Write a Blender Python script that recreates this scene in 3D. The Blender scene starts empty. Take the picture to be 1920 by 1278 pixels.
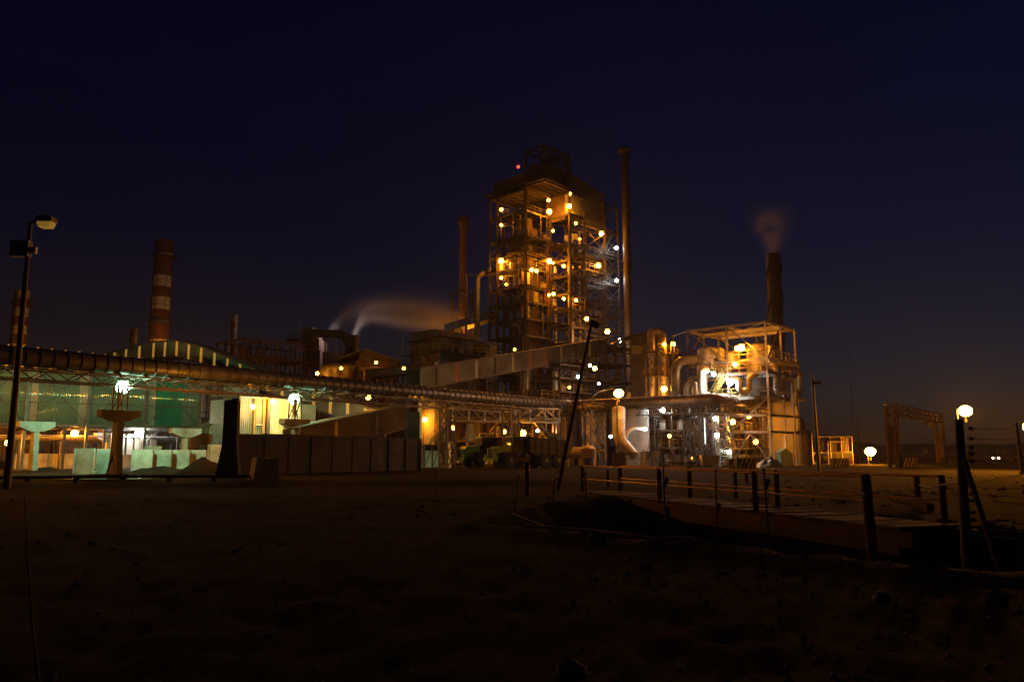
import bpy, math, random
from mathutils import Vector, Matrix, noise
rnd = random.Random(7)
S = bpy.context.scene
R = math.radians

# ------------------------------------------------------------------ camera
F_PX = 1465.0          # focal length in pixels of the 1920 px wide photograph
PITCH = math.atan(211 / F_PX)
CAM_H = 1.6
cam = bpy.data.cameras.new('camera')
cam.sensor_width = 36
cam.lens = F_PX / 1920 * 36
cam.clip_start = 0.1
cam.clip_end = 6000
cam_o = bpy.data.objects.new('camera', cam)
S.collection.objects.link(cam_o)
cam_o.location = (0, 0, CAM_H)
cam_o.rotation_euler = (math.pi / 2 + PITCH, 0, 0)
S.camera = cam_o

# ------------------------------------------------------------------ night sky
SUN_EL, SUN_ROT = R(-3.0), R(50)
w = bpy.data.worlds.new('World')
S.world = w
w.use_nodes = True
nt = w.node_tree
nt.nodes.clear()
N = nt.nodes.new
out = N('ShaderNodeOutputWorld'); bg = N('ShaderNodeBackground'); bg2 = N('ShaderNodeBackground'); addn = N('ShaderNodeAddShader')
sky = N('ShaderNodeTexSky'); sky.sky_type = 'NISHITA'; sky.sun_disc = False
sky.sun_elevation = SUN_EL; sky.sun_rotation = SUN_ROT; sky.altitude = 1300; sky.air_density = 1.0; sky.dust_density = 1.0; sky.ozone_density = 3.0
bg.inputs['Strength'].default_value = 0.06
nt.links.new(sky.outputs[0], bg.inputs['Color'])
# light pollution: the same all round the horizon, fading towards the zenith; very thin cloud streaks
tc = N('ShaderNodeTexCoord'); sep = N('ShaderNodeSeparateXYZ'); ramp = N('ShaderNodeValToRGB')
nt.links.new(tc.outputs['Generated'], sep.inputs[0])
nt.links.new(sep.outputs['Z'], ramp.inputs['Fac'])
cr = ramp.color_ramp
cr.elements[0].position = 0.0; cr.elements[0].color = (0.0150, 0.0070, 0.0045, 1)
cr.elements[1].position = 1.0; cr.elements[1].color = (0.00002, 0.00002, 0.0040, 1)
for pos, col in ((0.07, (0.0095, 0.0052, 0.0040)), (0.135, (0.0050, 0.0033, 0.0030)), (0.235, (0.0006, 0.0008, 0.0042)), (0.36, (0.00002, 0.00003, 0.0050))):
    e = cr.elements.new(pos); e.color = (*col, 1)
mp = N('ShaderNodeMapping'); mp.inputs['Scale'].default_value = (1.5, 1.5, 6.0)
nz = N('ShaderNodeTexNoise'); nz.inputs['Scale'].default_value = 1.6; nz.inputs['Detail'].default_value = 5
mr = N('ShaderNodeMapRange'); mr.inputs['From Min'].default_value = 0.3; mr.inputs['From Max'].default_value = 0.75; mr.inputs['To Min'].default_value = 0.75; mr.inputs['To Max'].default_value = 1.3
vm = N('ShaderNodeVectorMath'); vm.operation = 'SCALE'
nt.links.new(tc.outputs['Generated'], mp.inputs['Vector']); nt.links.new(mp.outputs[0], nz.inputs['Vector'])
nt.links.new(nz.outputs['Fac'], mr.inputs['Value']); nt.links.new(mr.outputs[0], vm.inputs['Scale']); nt.links.new(ramp.outputs['Color'], vm.inputs[0])
nt.links.new(vm.outputs[0], bg2.inputs['Color']); bg2.inputs['Strength'].default_value = 1.0
nt.links.new(bg.outputs[0], addn.inputs[0]); nt.links.new(bg2.outputs[0], addn.inputs[1]); nt.links.new(addn.outputs[0], out.inputs['Surface'])

# ------------------------------------------------------------------ render set-up and exposure
S.render.engine = 'CYCLES'
cy = S.cycles
cy.use_denoising = True
try:
    cy.denoiser = 'OPENIMAGEDENOISE'
except Exception:
    pass
cy.max_bounces = 5; cy.diffuse_bounces = 2; cy.glossy_bounces = 3; cy.transmission_bounces = 3; cy.volume_bounces = 0; cy.transparent_max_bounces = 6
cy.use_light_tree = True
cy.sample_clamp_indirect = 3.0
cy.sample_clamp_direct = 0.0
cy.caustics_reflective = False; cy.caustics_refractive = False
cy.volume_step_rate = 1.0; cy.volume_max_steps = 64
vs = S.view_settings
S.display_settings.display_device = 'sRGB'
vs.view_transform = 'Standard'; vs.look = 'None'; vs.gamma = 1.0; vs.use_curve_mapping = False
vs.exposure = 0.0

# ------------------------------------------------------------------ measuring: pixel of the photograph + distance -> place
def P(px, py, d):
    a = math.atan((639 - py) / F_PX) + PITCH
    z = d * math.tan(a)
    dep = d * math.cos(PITCH) + z * math.sin(PITCH)
    return Vector(((px - 960) / F_PX * dep, d, CAM_H + z))
def Z(py, d):
    return P(960, py, d).z
def PZ(px, d, z=0.0):
    dep = d * math.cos(PITCH) + (z - CAM_H) * math.sin(PITCH)
    return Vector(((px - 960) / F_PX * dep, d, z))

# ------------------------------------------------------------------ materials
MATS = {}
def mat(name, col, rough=0.6, metal=0.0, var=0.35, scale=1.5, bump=0.15, dirt=None, detail=5):
    m = bpy.data.materials.new(name); m.use_nodes = True
    t = m.node_tree; b = t.nodes['Principled BSDF']
    b.inputs['Roughness'].default_value = rough; b.inputs['Metallic'].default_value = metal
    g = t.nodes.new('ShaderNodeNewGeometry')
    n = t.nodes.new('ShaderNodeTexNoise'); n.inputs['Scale'].default_value = scale; n.inputs['Detail'].default_value = detail; n.inputs['Roughness'].default_value = 0.65
    t.links.new(g.outputs['Position'], n.inputs['Vector'])
    r = t.nodes.new('ShaderNodeValToRGB')
    lo = dirt if dirt else tuple(c * (1 - var) for c in col)
    r.color_ramp.elements[0].position = 0.32; r.color_ramp.elements[0].color = (*lo, 1)
    r.color_ramp.elements[1].position = 0.68; r.color_ramp.elements[1].color = (*[min(1, c * (1 + var * 0.5)) for c in col], 1)
    t.links.new(n.outputs['Fac'], r.inputs['Fac']); t.links.new(r.outputs['Color'], b.inputs['Base Color'])
    if bump:
        bp = t.nodes.new('ShaderNodeBump'); bp.inputs['Strength'].default_value = bump; bp.inputs['Distance'].default_value = 0.05
        n2 = t.nodes.new('ShaderNodeTexNoise'); n2.inputs['Scale'].default_value = scale * 5; n2.inputs['Detail'].default_value = 3
        t.links.new(g.outputs['Position'], n2.inputs['Vector']); t.links.new(n2.outputs['Fac'], bp.inputs['Height']); t.links.new(bp.outputs[0], b.inputs['Normal'])
    MATS[name] = m
    return m
def emit(name, col, strength, base=(0.3, 0.3, 0.3), sampled=True):
    m = bpy.data.materials.new(name); m.use_nodes = True
    b = m.node_tree.nodes['Principled BSDF']
    b.inputs['Base Color'].default_value = (*base, 1); b.inputs['Roughness'].default_value = 0.3
    b.inputs['Emission Color'].default_value = (*col, 1); b.inputs['Emission Strength'].default_value = strength
    m.cycles.emission_sampling = 'FRONT' if sampled else 'NONE'
    MATS[name] = m
    return m
mat('steel', (0.085, 0.075, 0.07), 0.55, 0.2, 0.5, 0.8, dirt=(0.06, 0.032, 0.02))
mat('steel_grey', (0.22, 0.215, 0.21), 0.5, 0.3, 0.4, 1.0, dirt=(0.12, 0.09, 0.07))
mat('galvanised', (0.42, 0.42, 0.42), 0.42, 0.55, 0.3, 2.0)
mat('rusty', (0.15, 0.065, 0.035), 0.8, 0.0, 0.5, 0.9)
mat('furnace_brown', (0.12, 0.07, 0.045), 0.8, 0.0, 0.6, 0.5)
mat('pale_paint', (0.55, 0.53, 0.48), 0.5, 0.0, 0.35, 0.7, dirt=(0.28, 0.22, 0.15))
mat('white_paint', (0.72, 0.70, 0.65), 0.5, 0.0, 0.3, 0.9, dirt=(0.45, 0.38, 0.28))
mat('tank_pink', (0.5, 0.42, 0.38), 0.55, 0.0, 0.25, 0.5)
mat('duct_blue', (0.13, 0.14, 0.17), 0.45, 0.35, 0.35, 0.7, dirt=(0.08, 0.065, 0.06))
mat('duct_brown', (0.26, 0.20, 0.15), 0.42, 0.4, 0.35, 0.7, dirt=(0.14, 0.09, 0.06))
mat('insulated_pipe', (0.45, 0.42, 0.36), 0.35, 0.45, 0.25, 0.8, dirt=(0.25, 0.2, 0.14))
mat('concrete', (0.33, 0.32, 0.29), 0.85, 0, 0.35, 0.8, 0.35, dirt=(0.16, 0.14, 0.11))
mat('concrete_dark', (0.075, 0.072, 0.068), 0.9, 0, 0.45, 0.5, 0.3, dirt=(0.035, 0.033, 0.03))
mat('cladding_dusty', (0.14, 0.125, 0.10), 0.6, 0.2, 0.4, 0.35, 0.0, dirt=(0.07, 0.05, 0.035))
mat('cladding_olive', (0.16, 0.155, 0.10), 0.5, 0.2, 0.25, 0.5, 0.0)
mat('cladding_cream', (0.50, 0.46, 0.34), 0.5, 0.1, 0.25, 0.4, 0.0)
mat('cladding_grey', (0.17, 0.16, 0.15), 0.5, 0.3, 0.3, 0.4, 0.0)
mat('cladding_brown', (0.16, 0.12, 0.09), 0.6, 0.1, 0.45, 0.35, 0.0)
mat('panel_brown', (0.13, 0.075, 0.045), 0.7, 0, 0.4, 0.6, 0.1)
mat('plaster_pink', (0.55, 0.48, 0.42), 0.8, 0, 0.12, 0.4, 0.0)
mat('stack_red', (0.17, 0.065, 0.04), 0.7, 0, 0.4, 0.5)
mat('stack_dark', (0.035, 0.028, 0.022), 0.7, 0, 0.4, 0.6)
mat('rust_lit', (0.38, 0.16, 0.06), 0.7, 0, 0.4, 0.5)  # paler copy of rusty: floodlight on the braced stack put into its colour
mat('stack_white', (0.62, 0.58, 0.52), 0.7, 0, 0.25, 0.8)
mat('truck_green', (0.17, 0.30, 0.035), 0.35, 0, 0.3, 1.5, 0.03)
mat('truck_dark', (0.032, 0.027, 0.022), 0.55, 0.1, 0.4, 1.2)
mat('rubber', (0.025, 0.024, 0.023), 0.85, 0, 0.3, 4)
mat('black', (0.02, 0.02, 0.02), 0.5)
mat('timber', (0.16, 0.11, 0.07), 0.85, 0, 0.5, 3.0, 0.4)
mat('timber_pale', (0.30, 0.24, 0.17), 0.85, 0, 0.4, 2.0, 0.4)
mat('rail_yellow', (0.38, 0.24, 0.06), 0.5, 0, 0.5, 2.0)
mat('rail_lit', (0.55, 0.30, 0.12), 0.42, 0.85, 0.35, 2.0, 0.05)  # orange lamp light on the footbridge rails put into colour and sheen
mat('stripe_yellow', (0.45, 0.34, 0.05), 0.6, 0, 0.4, 2.0)
mat('stripe_black', (0.03, 0.03, 0.028), 0.6, 0, 0.4, 2.0)
mat('sign_white', (0.75, 0.70, 0.62), 0.5, 0, 0.08, 1.0, 0.0)
mat('letter_red', (0.42, 0.10, 0.04), 0.5, 0, 0.1, 1.0, 0.0)
mat('stone', (0.17, 0.13, 0.10), 0.9, 0, 0.5, 3, 0.4)
mat('plastic_sheet', (0.05, 0.055, 0.06), 0.3, 0, 0.3, 2.0, 0.3)
mat('cabinet_green', (0.12, 0.22, 0.17), 0.45, 0, 0.2, 1.0)
mat('hill_rock', (0.06, 0.05, 0.04), 0.95, 0, 0.4, 0.02)
mat('water', (0.02, 0.02, 0.02), 0.08, 0, 0.2, 1.0, 0.05)
def glossy_sheet(name, col, rough):
    m = mat(name, col, rough, 0.15, 0.35, 0.35, 0.0)
    b = m.node_tree.nodes['Principled BSDF']
    b.inputs['Specular IOR Level'].default_value = 0.7
    return m
glossy_sheet('sheet_green', (0.16, 0.26, 0.21), 0.07)
glossy_sheet('sheet_pale', (0.42, 0.42, 0.36), 0.14)
glossy_sheet('sheet_emerald', (0.04, 0.26, 0.17), 0.07)
m = mat('glass', (0.05, 0.055, 0.06), 0.08, 0, 0.1, 1.0, 0.0)
SODIUM = (1.0, 0.315, 0.013)
MERC = (0.46, 1.0, 0.52)
WHITE = (0.85, 1.0, 0.95)

# ------------------------------------------------------------------ mesh makers (shared by look)
CACHE = {}
def newmesh(name, vs_, fs, m=None, smooth=None):
    me = bpy.data.meshes.new(name)
    me.from_pydata([tuple(v) for v in vs_], [], fs)
    if m: me.materials.append(MATS[m])
    if smooth is not None:
        sm = [smooth] * len(fs) if isinstance(smooth, bool) else smooth
        me.polygons.foreach_set('use_smooth', sm)
    me.update()
    return me
BOXV = [(-.5, -.5, -.5), (.5, -.5, -.5), (.5, .5, -.5), (-.5, .5, -.5), (-.5, -.5, .5), (.5, -.5, .5), (.5, .5, .5), (-.5, .5, .5)]
BOXF = [(0, 3, 2, 1), (4, 5, 6, 7), (0, 1, 5, 4), (1, 2, 6, 5), (2, 3, 7, 6), (3, 0, 4, 7)]
def box_mesh(m):
    k = ('box', m)
    if k not in CACHE: CACHE[k] = newmesh('box_' + m, BOXV, BOXF, m)
    return CACHE[k]
def ibeam_mesh(m):
    # an I section, unit long along Z, unit wide and deep
    k = ('ibeam', m)
    if k not in CACHE:
        pr = [(-.5, -.5), (.5, -.5), (.5, -.38), (.1, -.38), (.1, .38), (.5, .38), (.5, .5), (-.5, .5), (-.5, .38), (-.1, .38), (-.1, -.38), (-.5, -.38)]
        v = [(x, y, -.5) for x, y in pr] + [(x, y, .5) for x, y in pr]
        n = 12
        f = [(i, (i + 1) % n, n + (i + 1) % n, n + i) for i in range(n)]
        for a in ((0, 1, 2, 11), (5, 6, 7, 8), (3, 4, 9, 10)):
            f.append(tuple(reversed(a))); f.append(tuple(n + i for i in a))
        CACHE[k] = newmesh('ibeam_' + m, v, f, m)
    return CACHE[k]
def cyl_mesh(m, n=14, taper=1.0, cap=True):
    k = ('cyl', m, n, taper, cap)
    if k not in CACHE:
        v = []; f = []; s = []
        for z, r in ((-.5, 1), (.5, taper)):
            for i in range(n):
                a = 2 * math.pi * i / n; v.append((r * math.cos(a), r * math.sin(a), z))
        for i in range(n):
            j = (i + 1) % n; f.append((i, j, n + j, n + i)); s.append(True)
        if cap:
            b = len(v); v += v[:2 * n]
            f.append(tuple(b + i for i in reversed(range(n)))); f.append(tuple(b + n + i for i in range(n))); s += [False, False]
        CACHE[k] = newmesh('cyl_' + m, v, f, m, s)
    return CACHE[k]
def ball_mesh(m, seg=10, ring=6, zmin=-1.0):
    k = ('ball', m, seg, ring, zmin)
    if k not in CACHE:
        v = [(0, 0, 1)]; f = []
        t1 = math.acos(max(-1, zmin))
        for i in range(1, ring + 1):
            t = t1 * i / ring
            for j in range(seg):
                a = 2 * math.pi * j / seg; v.append((math.sin(t) * math.cos(a), math.sin(t) * math.sin(a), math.cos(t)))
        for j in range(seg): f.append((0, 1 + j, 1 + (j + 1) % seg))
        for i in range(ring - 1):
            for j in range(seg):
                a = 1 + i * seg + j; b = 1 + i * seg + (j + 1) % seg
                f.append((a, a + seg, b + seg, b))
        CACHE[k] = newmesh('ball_' + m, v, f, m, True)
    return CACHE[k]
def wave_mesh(m, width, height, pitch=0.22, depth=0.05, seg=8):
    k = ('wave', m, round(width, 2), round(height, 2), pitch, depth)
    if k not in CACHE:
        n = max(1, round(width / pitch)) * seg; v = []; f = []
        for i in range(n + 1):
            x = width * i / n; y = -depth / 2 * math.cos(2 * math.pi * i / seg)
            v += [(x, y, 0), (x, y, height), (x, y + .02, 0), (x, y + .02, height)]
        for i in range(n):
            a = 4 * i; f += [(a, a + 4, a + 5, a + 1), (a + 2, a + 3, a + 7, a + 6), (a + 1, a + 5, a + 7, a + 3), (a, a + 2, a + 6, a + 4)]
        sm = [j % 4 < 2 for j in range(4 * n)]
        CACHE[k] = newmesh('sheet_' + m, v, f, m, sm)
    return CACHE[k]
def corr_mesh(m, width, height, pitch=0.25, depth=0.05, slant=0.0):
    # upright corrugated sheet: x along, z up from 0, ribs every `pitch`; one sheet of real thickness
    k = ('corr', m, round(width, 2), round(height, 2), pitch, depth, round(slant, 2))
    if k not in CACHE:
        n = max(1, round(width / pitch)); pts = []
        for i in range(n):
            x = i * width / n; p = width / n
            pts += [(x, 0), (x + p * .30, 0), (x + p * .42, -depth), (x + p * .85, -depth)]
        pts.append((width - .004, 0))
        v = []
        for x, y in pts:
            v += [(x, y, slant * x), (x, y, height + slant * x)]
        q = len(v)
        for x, y in pts:
            v += [(x, y + .02, slant * x), (x, y + .02, height + slant * x)]
        f = []
        for i in range(len(pts) - 1):
            a = 2 * i; f.append((a, a + 2, a + 3, a + 1)); f.append((q + a, q + a + 1, q + a + 3, q + a + 2))
            f.append((a, q + a, q + a + 2, a + 2)); f.append((a + 1, a + 3, q + a + 3, q + a + 1))
        e = 2 * (len(pts) - 1)
        f.append((0, 1, q + 1, q)); f.append((e, q + e, q + e + 1, e + 1))
        CACHE[k] = newmesh('sheet_' + m, v, f, m)
    return CACHE[k]
def arc_path(pts, rad, seg=6):
    pts = [Vector(p) for p in pts]; o = [pts[0]]
    for i in range(1, len(pts) - 1):
        a, b, c = pts[i - 1], pts[i], pts[i + 1]
        d0 = (a - b).normalized(); d1 = (c - b).normalized()
        ang = d0.angle(d1)
        if ang > math.pi - 0.02: o.append(b); continue
        L = min(rad / math.tan(ang / 2), (a - b).length * .49, (c - b).length * .49)
        r = L * math.tan(ang / 2)
        bis = (d0 + d1).normalized(); cen = b + bis * (r / math.sin(ang / 2))
        s0 = b + d0 * L - cen; s1 = b + d1 * L - cen
        tot = s0.angle(s1); ax = s0.cross(s1).normalized()
        for j in range(seg + 1): o.append(cen + Matrix.Rotation(tot * j / seg, 3, ax) @ s0)
    o.append(pts[-1]); return o
def sweep(path, r, m, n=10, cap=True, flat=1.0, name='pipe'):
    path = [Vector(p) for p in path]; v = []; f = []; s = []
    rr = r if isinstance(r, (list, tuple)) else [r] * len(path)
    t = (path[1] - path[0]).normalized()
    up = Vector((0, 0, 1)) if abs(t.z) < .9 else Vector((1, 0, 0))
    nx = t.cross(up).normalized()
    for i, p in enumerate(path):
        if i == 0: tt = t
        elif i == len(path) - 1: tt = (path[i] - path[i - 1]).normalized()
        else: tt = ((path[i + 1] - path[i]).normalized() + (path[i] - path[i - 1]).normalized()).normalized()
        nx = (nx - tt * nx.dot(tt)).normalized(); ny = tt.cross(nx)
        for j in range(n):
            a = 2 * math.pi * j / n
            v.append(p + nx * (math.cos(a) * rr[i]) + ny * (math.sin(a) * rr[i] * flat))
    for i in range(len(path) - 1):
        for j in range(n):
            k = (j + 1) % n; f.append((i * n + j, i * n + k, (i + 1) * n + k, (i + 1) * n + j)); s.append(True)
    if cap:
        b = len(v); v += v[:n] + v[-n:]
        f.append(tuple(b + i for i in reversed(range(n)))); f.append(tuple(b + n + i for i in range(n))); s += [False, False]
    return newmesh(name, v, f, m, s)

LINK = S.collection.objects.link
WORLD = {}
def align(p0, p1, wx, wy, up=None):
    d = p1 - p0; L = d.length
    z = d / L
    ref = Vector((0, 0, 1)) if up is None else up
    if abs(z.dot(ref)) > .97: ref = Vector((.682, .731, 0))
    x = ref.cross(z).normalized(); y = z.cross(x)
    M = Matrix(((x.x * wx, y.x * wy, z.x * L, 0), (x.y * wx, y.y * wy, z.y * L, 0), (x.z * wx, y.z * wy, z.z * L, 0), (0, 0, 0, 1)))
    M.translation = (p0 + p1) / 2
    return M
def tag(o, label=None, cat=None, group=None, kind=None):
    if label: o['label'] = label
    if cat: o['category'] = cat
    if group: o['group'] = group
    if kind: o['kind'] = kind
    return o
class Thing:
    def __init__(s, name, label, cat, base, group=None, rot=0.0, kind=None):
        base = Vector(base)
        s.o = bpy.data.objects.new(name, None); LINK(s.o)
        s.o.empty_display_size = .3
        s.base = base; s.rot = rot
        s.M = Matrix.Translation(base) @ Matrix.Rotation(rot, 4, 'Z')
        s.o.location = base; s.o.rotation_euler = (0, 0, rot)
        WORLD[s.o] = s.M
        tag(s.o, label, cat, group, kind or 'thing')
    def put(s, name, me, M, parent=None, label=None, kind=None):
        o = bpy.data.objects.new(name, me); LINK(o)
        par = parent or s.o
        o.parent = par; o.matrix_parent_inverse = WORLD[par].inverted()
        o.matrix_basis = M; WORLD[o] = M
        if label: o['label'] = label
        if kind: o['kind'] = kind
        return o
    def mesh(s, name, me, **k): return s.put(name, me, Matrix.Identity(4), **k)
    def box(s, name, c, size, m, ang=0.0, tilt=None, **k):
        M = Matrix.Translation(Vector(c)) @ Matrix.Rotation(ang, 4, 'Z')
        if tilt: M = M @ tilt
        return s.put(name, box_mesh(m), M @ Matrix.Diagonal((*size, 1)), **k)
    def bar(s, name, p0, p1, wx, m, wy=None, ibeam=False, up=None, **k):
        p0 = Vector(p0); p1 = Vector(p1)
        return s.put(name, ibeam_mesh(m) if ibeam else box_mesh(m), align(p0, p1, wx, wy or wx, up), **k)
    def rod(s, name, p0, p1, r, m, n=10, taper=1.0, **k):
        return s.put(name, cyl_mesh(m, n, taper), align(Vector(p0), Vector(p1), r, r), **k)
    def ball(s, name, c, r, m, zmin=-1.0, seg=10, **k):
        rs = r if isinstance(r, (tuple, list)) else (r, r, r)
        return s.put(name, ball_mesh(m, seg, 6, zmin), Matrix.Translation(Vector(c)) @ Matrix.Diagonal((*rs, 1)), **k)
    def tube(s, name, pts, r, m, rad=None, n=10, seg=6, flat=1.0, **k):
        path = arc_path(pts, rad, seg) if rad else [Vector(p) for p in pts]
        if isinstance(r, (list, tuple)) and len(r) != len(path):
            rr = []
            for q in path:
                best = None
                for i in range(len(pts) - 1):
                    a, b = Vector(pts[i]), Vector(pts[i + 1]); e = b - a; w_ = max(0, min(1, (q - a).dot(e) / e.length_squared)); ds = (q - a - e * w_).length
                    if best is None or ds < best[0]: best = (ds, r[i] * (1 - w_) + r[i + 1] * w_)
                rr.append(best[1])
            r = rr
        return s.mesh(name, sweep(path, r, m, n, flat=flat, name=name), **k)
    def sheet(s, name, origin, along, width, height, m, pitch=.25, depth=.05, slant=0.0, wave=False, tilt=0.0, **k):
        # origin = lower left corner seen from outside; `along` = horizontal unit direction; outside is to the right of it
        al = Vector(along); al.z = 0; al.normalize()
        M = Matrix(((al.x, -al.y, 0, 0), (al.y, al.x, 0, 0), (0, 0, 1, 0), (0, 0, 0, 1))); M.translation = Vector(origin)
        if tilt: M = M @ Matrix.Rotation(tilt, 4, 'X')
        if wave: return s.put(name, wave_mesh(m, width, height, pitch, depth), M, **k)
        return s.put(name, corr_mesh(m, width, height, pitch, depth, slant), M, **k)

# merged small stuff: many bars in one mesh (handrails, stair treads far off)
def bars_mesh(segs, m):
    v = []; f = []
    for p0, p1, wd in segs:
        M = align(Vector(p0), Vector(p1), wd, wd)
        b = len(v)
        v += [M @ Vector(c) for c in BOXV]; f += [tuple(b + i for i in q) for q in BOXF]
    return newmesh('rails', v, f, m)
def handrail(t, pts, m='steel', h=1.1, step=1.6, wd=.06, name='handrail'):
    segs = []
    for p0, p1 in zip(pts[:-1], pts[1:]):
        p0 = Vector(p0); p1 = Vector(p1); L = (p1 - p0).length
        n = max(1, round(L / step)); up = Vector((0, 0, h))
        for i in range(n + 1):
            q = p0.lerp(p1, i / n); segs.append((q, q + up, wd))
        segs.append((p0 + up, p1 + up, wd)); segs.append((p0 + up * .55, p1 + up * .55, wd * .8))
    return t.mesh(name, bars_mesh(segs, m), kind='stuff')
def truss(t, p0, p1, h, w_, n, m, c=.12, b=.07, side=None, planes=2):
    # box truss: p0-p1 is the line of the top chords' middle; h = depth down, w_ = width
    p0 = Vector(p0); p1 = Vector(p1); d = (p1 - p0).normalized()
    sd = Vector((d.y, -d.x, 0)).normalized() * (w_ / 2); dn = Vector((0, 0, -h))
    sides = (sd, -sd) if planes == 2 else (sd * 0,)
    for q in sides:
        t.bar('top_chord', p0 + q, p1 + q, c, m); t.bar('bottom_chord', p0 + q + dn, p1 + q + dn, c, m)
        for i in range(n):
            a = p0.lerp(p1, i / n) + q; e = p0.lerp(p1, (i + 1) / n) + q; mid = (a + e) / 2
            t.bar('web_member', a, mid + dn, b, m); t.bar('web_member', mid + dn, e, b, m)
    if planes == 2:
        for i in range(n + 1):
            a = p0.lerp(p1, i / n)
            t.bar('cross_member', a + sd + dn * .02, a - sd + dn * .02, b, m)
def lattice(t, c, wx, wy, z0, z1, n, m, ang, leg=.14, br=.07, taper=1.0, caps=True):
    c = Vector(c); ca, sa = math.cos(ang), math.sin(ang)
    def pt(i, z):
        k = 1 + (taper - 1) * (z - z0) / (z1 - z0)
        x = (-1, 1, 1, -1)[i] * wx / 2 * k; y = (-1, -1, 1, 1)[i] * wy / 2 * k
        return Vector((c.x + x * ca - y * sa, c.y + x * sa + y * ca, z))
    for i in range(4): t.bar('leg', pt(i, z0), pt(i, z1), leg, m)
    for k in range(n):
        a = z0 + (z1 - z0) * k / n; b = z0 + (z1 - z0) * (k + 1) / n
        for i in range(4):
            j = (i + 1) % 4
            t.bar('diagonal_brace', pt(i, a), pt(j, b), br, m); t.bar('diagonal_brace', pt(j, a), pt(i, b), br, m)
            t.bar('horizontal_strut', pt(i, b), pt(j, b), br, m)
def stair(t, p0, p1, width, m='steel', tread_m=None, n=None, rails=True, rail_m=None, wd=.07):
    p0 = Vector(p0); p1 = Vector(p1); d = p1 - p0; hd = Vector((d.x, d.y, 0)).normalized()
    sd = Vector((hd.y, -hd.x, 0)) * width / 2
    for q in (sd, -sd): t.bar('stringer', p0 + q, p1 + q, .07, m, .22)
    n = n or max(4, round(d.z / .24))
    ang = math.atan2(hd.y, hd.x)
    for i in range(n):
        c = p0.lerp(p1, (i + .5) / n); t.box('tread', c, (.26, width - .08, .04), tread_m or m, ang)
    if rails:
        segs = []
        for q in (sd, -sd):
            up = Vector((0, 0, 1.0)); k = max(2, round(d.length / 1.5))
            for i in range(k + 1):
                a = p0.lerp(p1, i / k) + q; segs.append((a, a + up, wd))
            segs.append((p0 + q + up, p1 + q + up, wd)); segs.append((p0 + q + up * .5, p1 + q + up * .5, wd * .8))
        t.mesh('handrail', bars_mesh(segs, rail_m or m), kind='stuff')

class Frame:
    """Plan axes of the works: everything on the site lies square to one grid."""
    def __init__(s, x, y, deg=47.0):
        a = R(deg); s.u = Vector((math.cos(a), math.sin(a), 0)); s.v = Vector((-math.sin(a), math.cos(a), 0)); s.o = Vector((x, y, 0)); s.ang = a
    def __call__(s, a, b, z=0.0): return s.o + s.u * a + s.v * b + Vector((0, 0, z))

# ------------------------------------------------------------------ lamps
UPZ = Vector((0, 0, 1))
LENS = {}
LGAIN = 0.13     # all lamps together
def lens_mat(col, L):
    k = (col, round(L, 1))
    if k not in LENS:
        nm = 'lamp_%s_%g' % ('_'.join('%g' % c for c in col), L)
        emit(nm, col, L, (.5, .5, .5)); LENS[k] = nm
    return LENS[k]
TO_CAM = lambda p: (Vector((0, 0, 1.6)) - p)
def lamp(p, col, L, r, label, group=None, kind='bulkhead', arm=None, cat='lamp', name=None):
    """A lamp: glowing glass, a hood or housing, a bracket."""
    p = Vector(p); lm = lens_mat(col, L * LGAIN)
    t = Thing(name or ('floodlight' if kind == 'flood' else 'works_lamp'), label, cat, p, group)
    if kind == 'flood':
        aim = Vector((-p.x, -p.y, 0)).normalized() if arm is None else Vector(arm).normalized()
        ang = math.atan2(aim.y, aim.x)
        t.rod('housing', p - aim * (r * 1.25), p - aim * (r * .2), r * .8, 'steel_grey', 14, 1.15)
        M = Matrix.Translation(p) @ Matrix.Rotation(ang, 4, 'Z') @ Matrix.Diagonal((r * .45, r, r * .85, 1))
        t.put('lens', ball_mesh(lm, 12, 6), M)
        t.bar('bracket', p - aim * r * .8 + Vector((0, 0, -r * 1.8)), p - aim * r * .8 + Vector((0, 0, -r * .9)), r * .3, 'steel')
    elif kind == 'globe':
        # yard flood aimed at the works: strong lens on the far side, reflector plate, weak rear bowl, both added to keep the foreground dark
        aim = Vector((-p.x, -p.y, 0)).normalized(); ang = math.atan2(aim.y, aim.x)
        rm = lens_mat(col, max(L * LGAIN * .055, 30))
        A = Matrix.Translation(p) @ Matrix.Rotation(ang, 4, 'Z') @ Matrix.Rotation(math.pi / 2, 4, 'Y')
        t.put('rear_bowl', ball_mesh(rm, 14, 6, 0.0), A @ Matrix.Translation((0, 0, .02)) @ Matrix.Diagonal((r, r, r * .8, 1)))
        t.put('light_stop', cyl_mesh('steel', 14), A @ Matrix.Diagonal((r * 1.06, r * 1.06, .03, 1)))
        t.put('lens', ball_mesh(lm, 14, 6, 0.0), A @ Matrix.Rotation(math.pi, 4, 'X') @ Matrix.Translation((0, 0, .02)) @ Matrix.Diagonal((r, r, r * .8, 1)))
        t.rod('hood', p + UPZ * (r * 1.0), p + UPZ * (r * 1.3), r * .8, 'steel', 14, .5)
        t.bar('bracket', p + UPZ * (-r * 2.6), p + UPZ * (-r * 1.0), r * .3, 'steel')
    else:
        t.ball('lens', p, r, lm)
        t.rod('hood', p + Vector((0, 0, r * 1.0)), p + Vector((0, 0, r * 1.45)), r * 1.25, 'steel', 10, .55)
        back = Vector((p.x, p.y, 0)).normalized() if arm is None else Vector(arm).normalized()
        t.bar('bracket', p + Vector((0, 0, r * 1.35)), p + Vector((0, 0, r * 1.35)) + back * .8, .06, 'steel')
    return t

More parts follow.
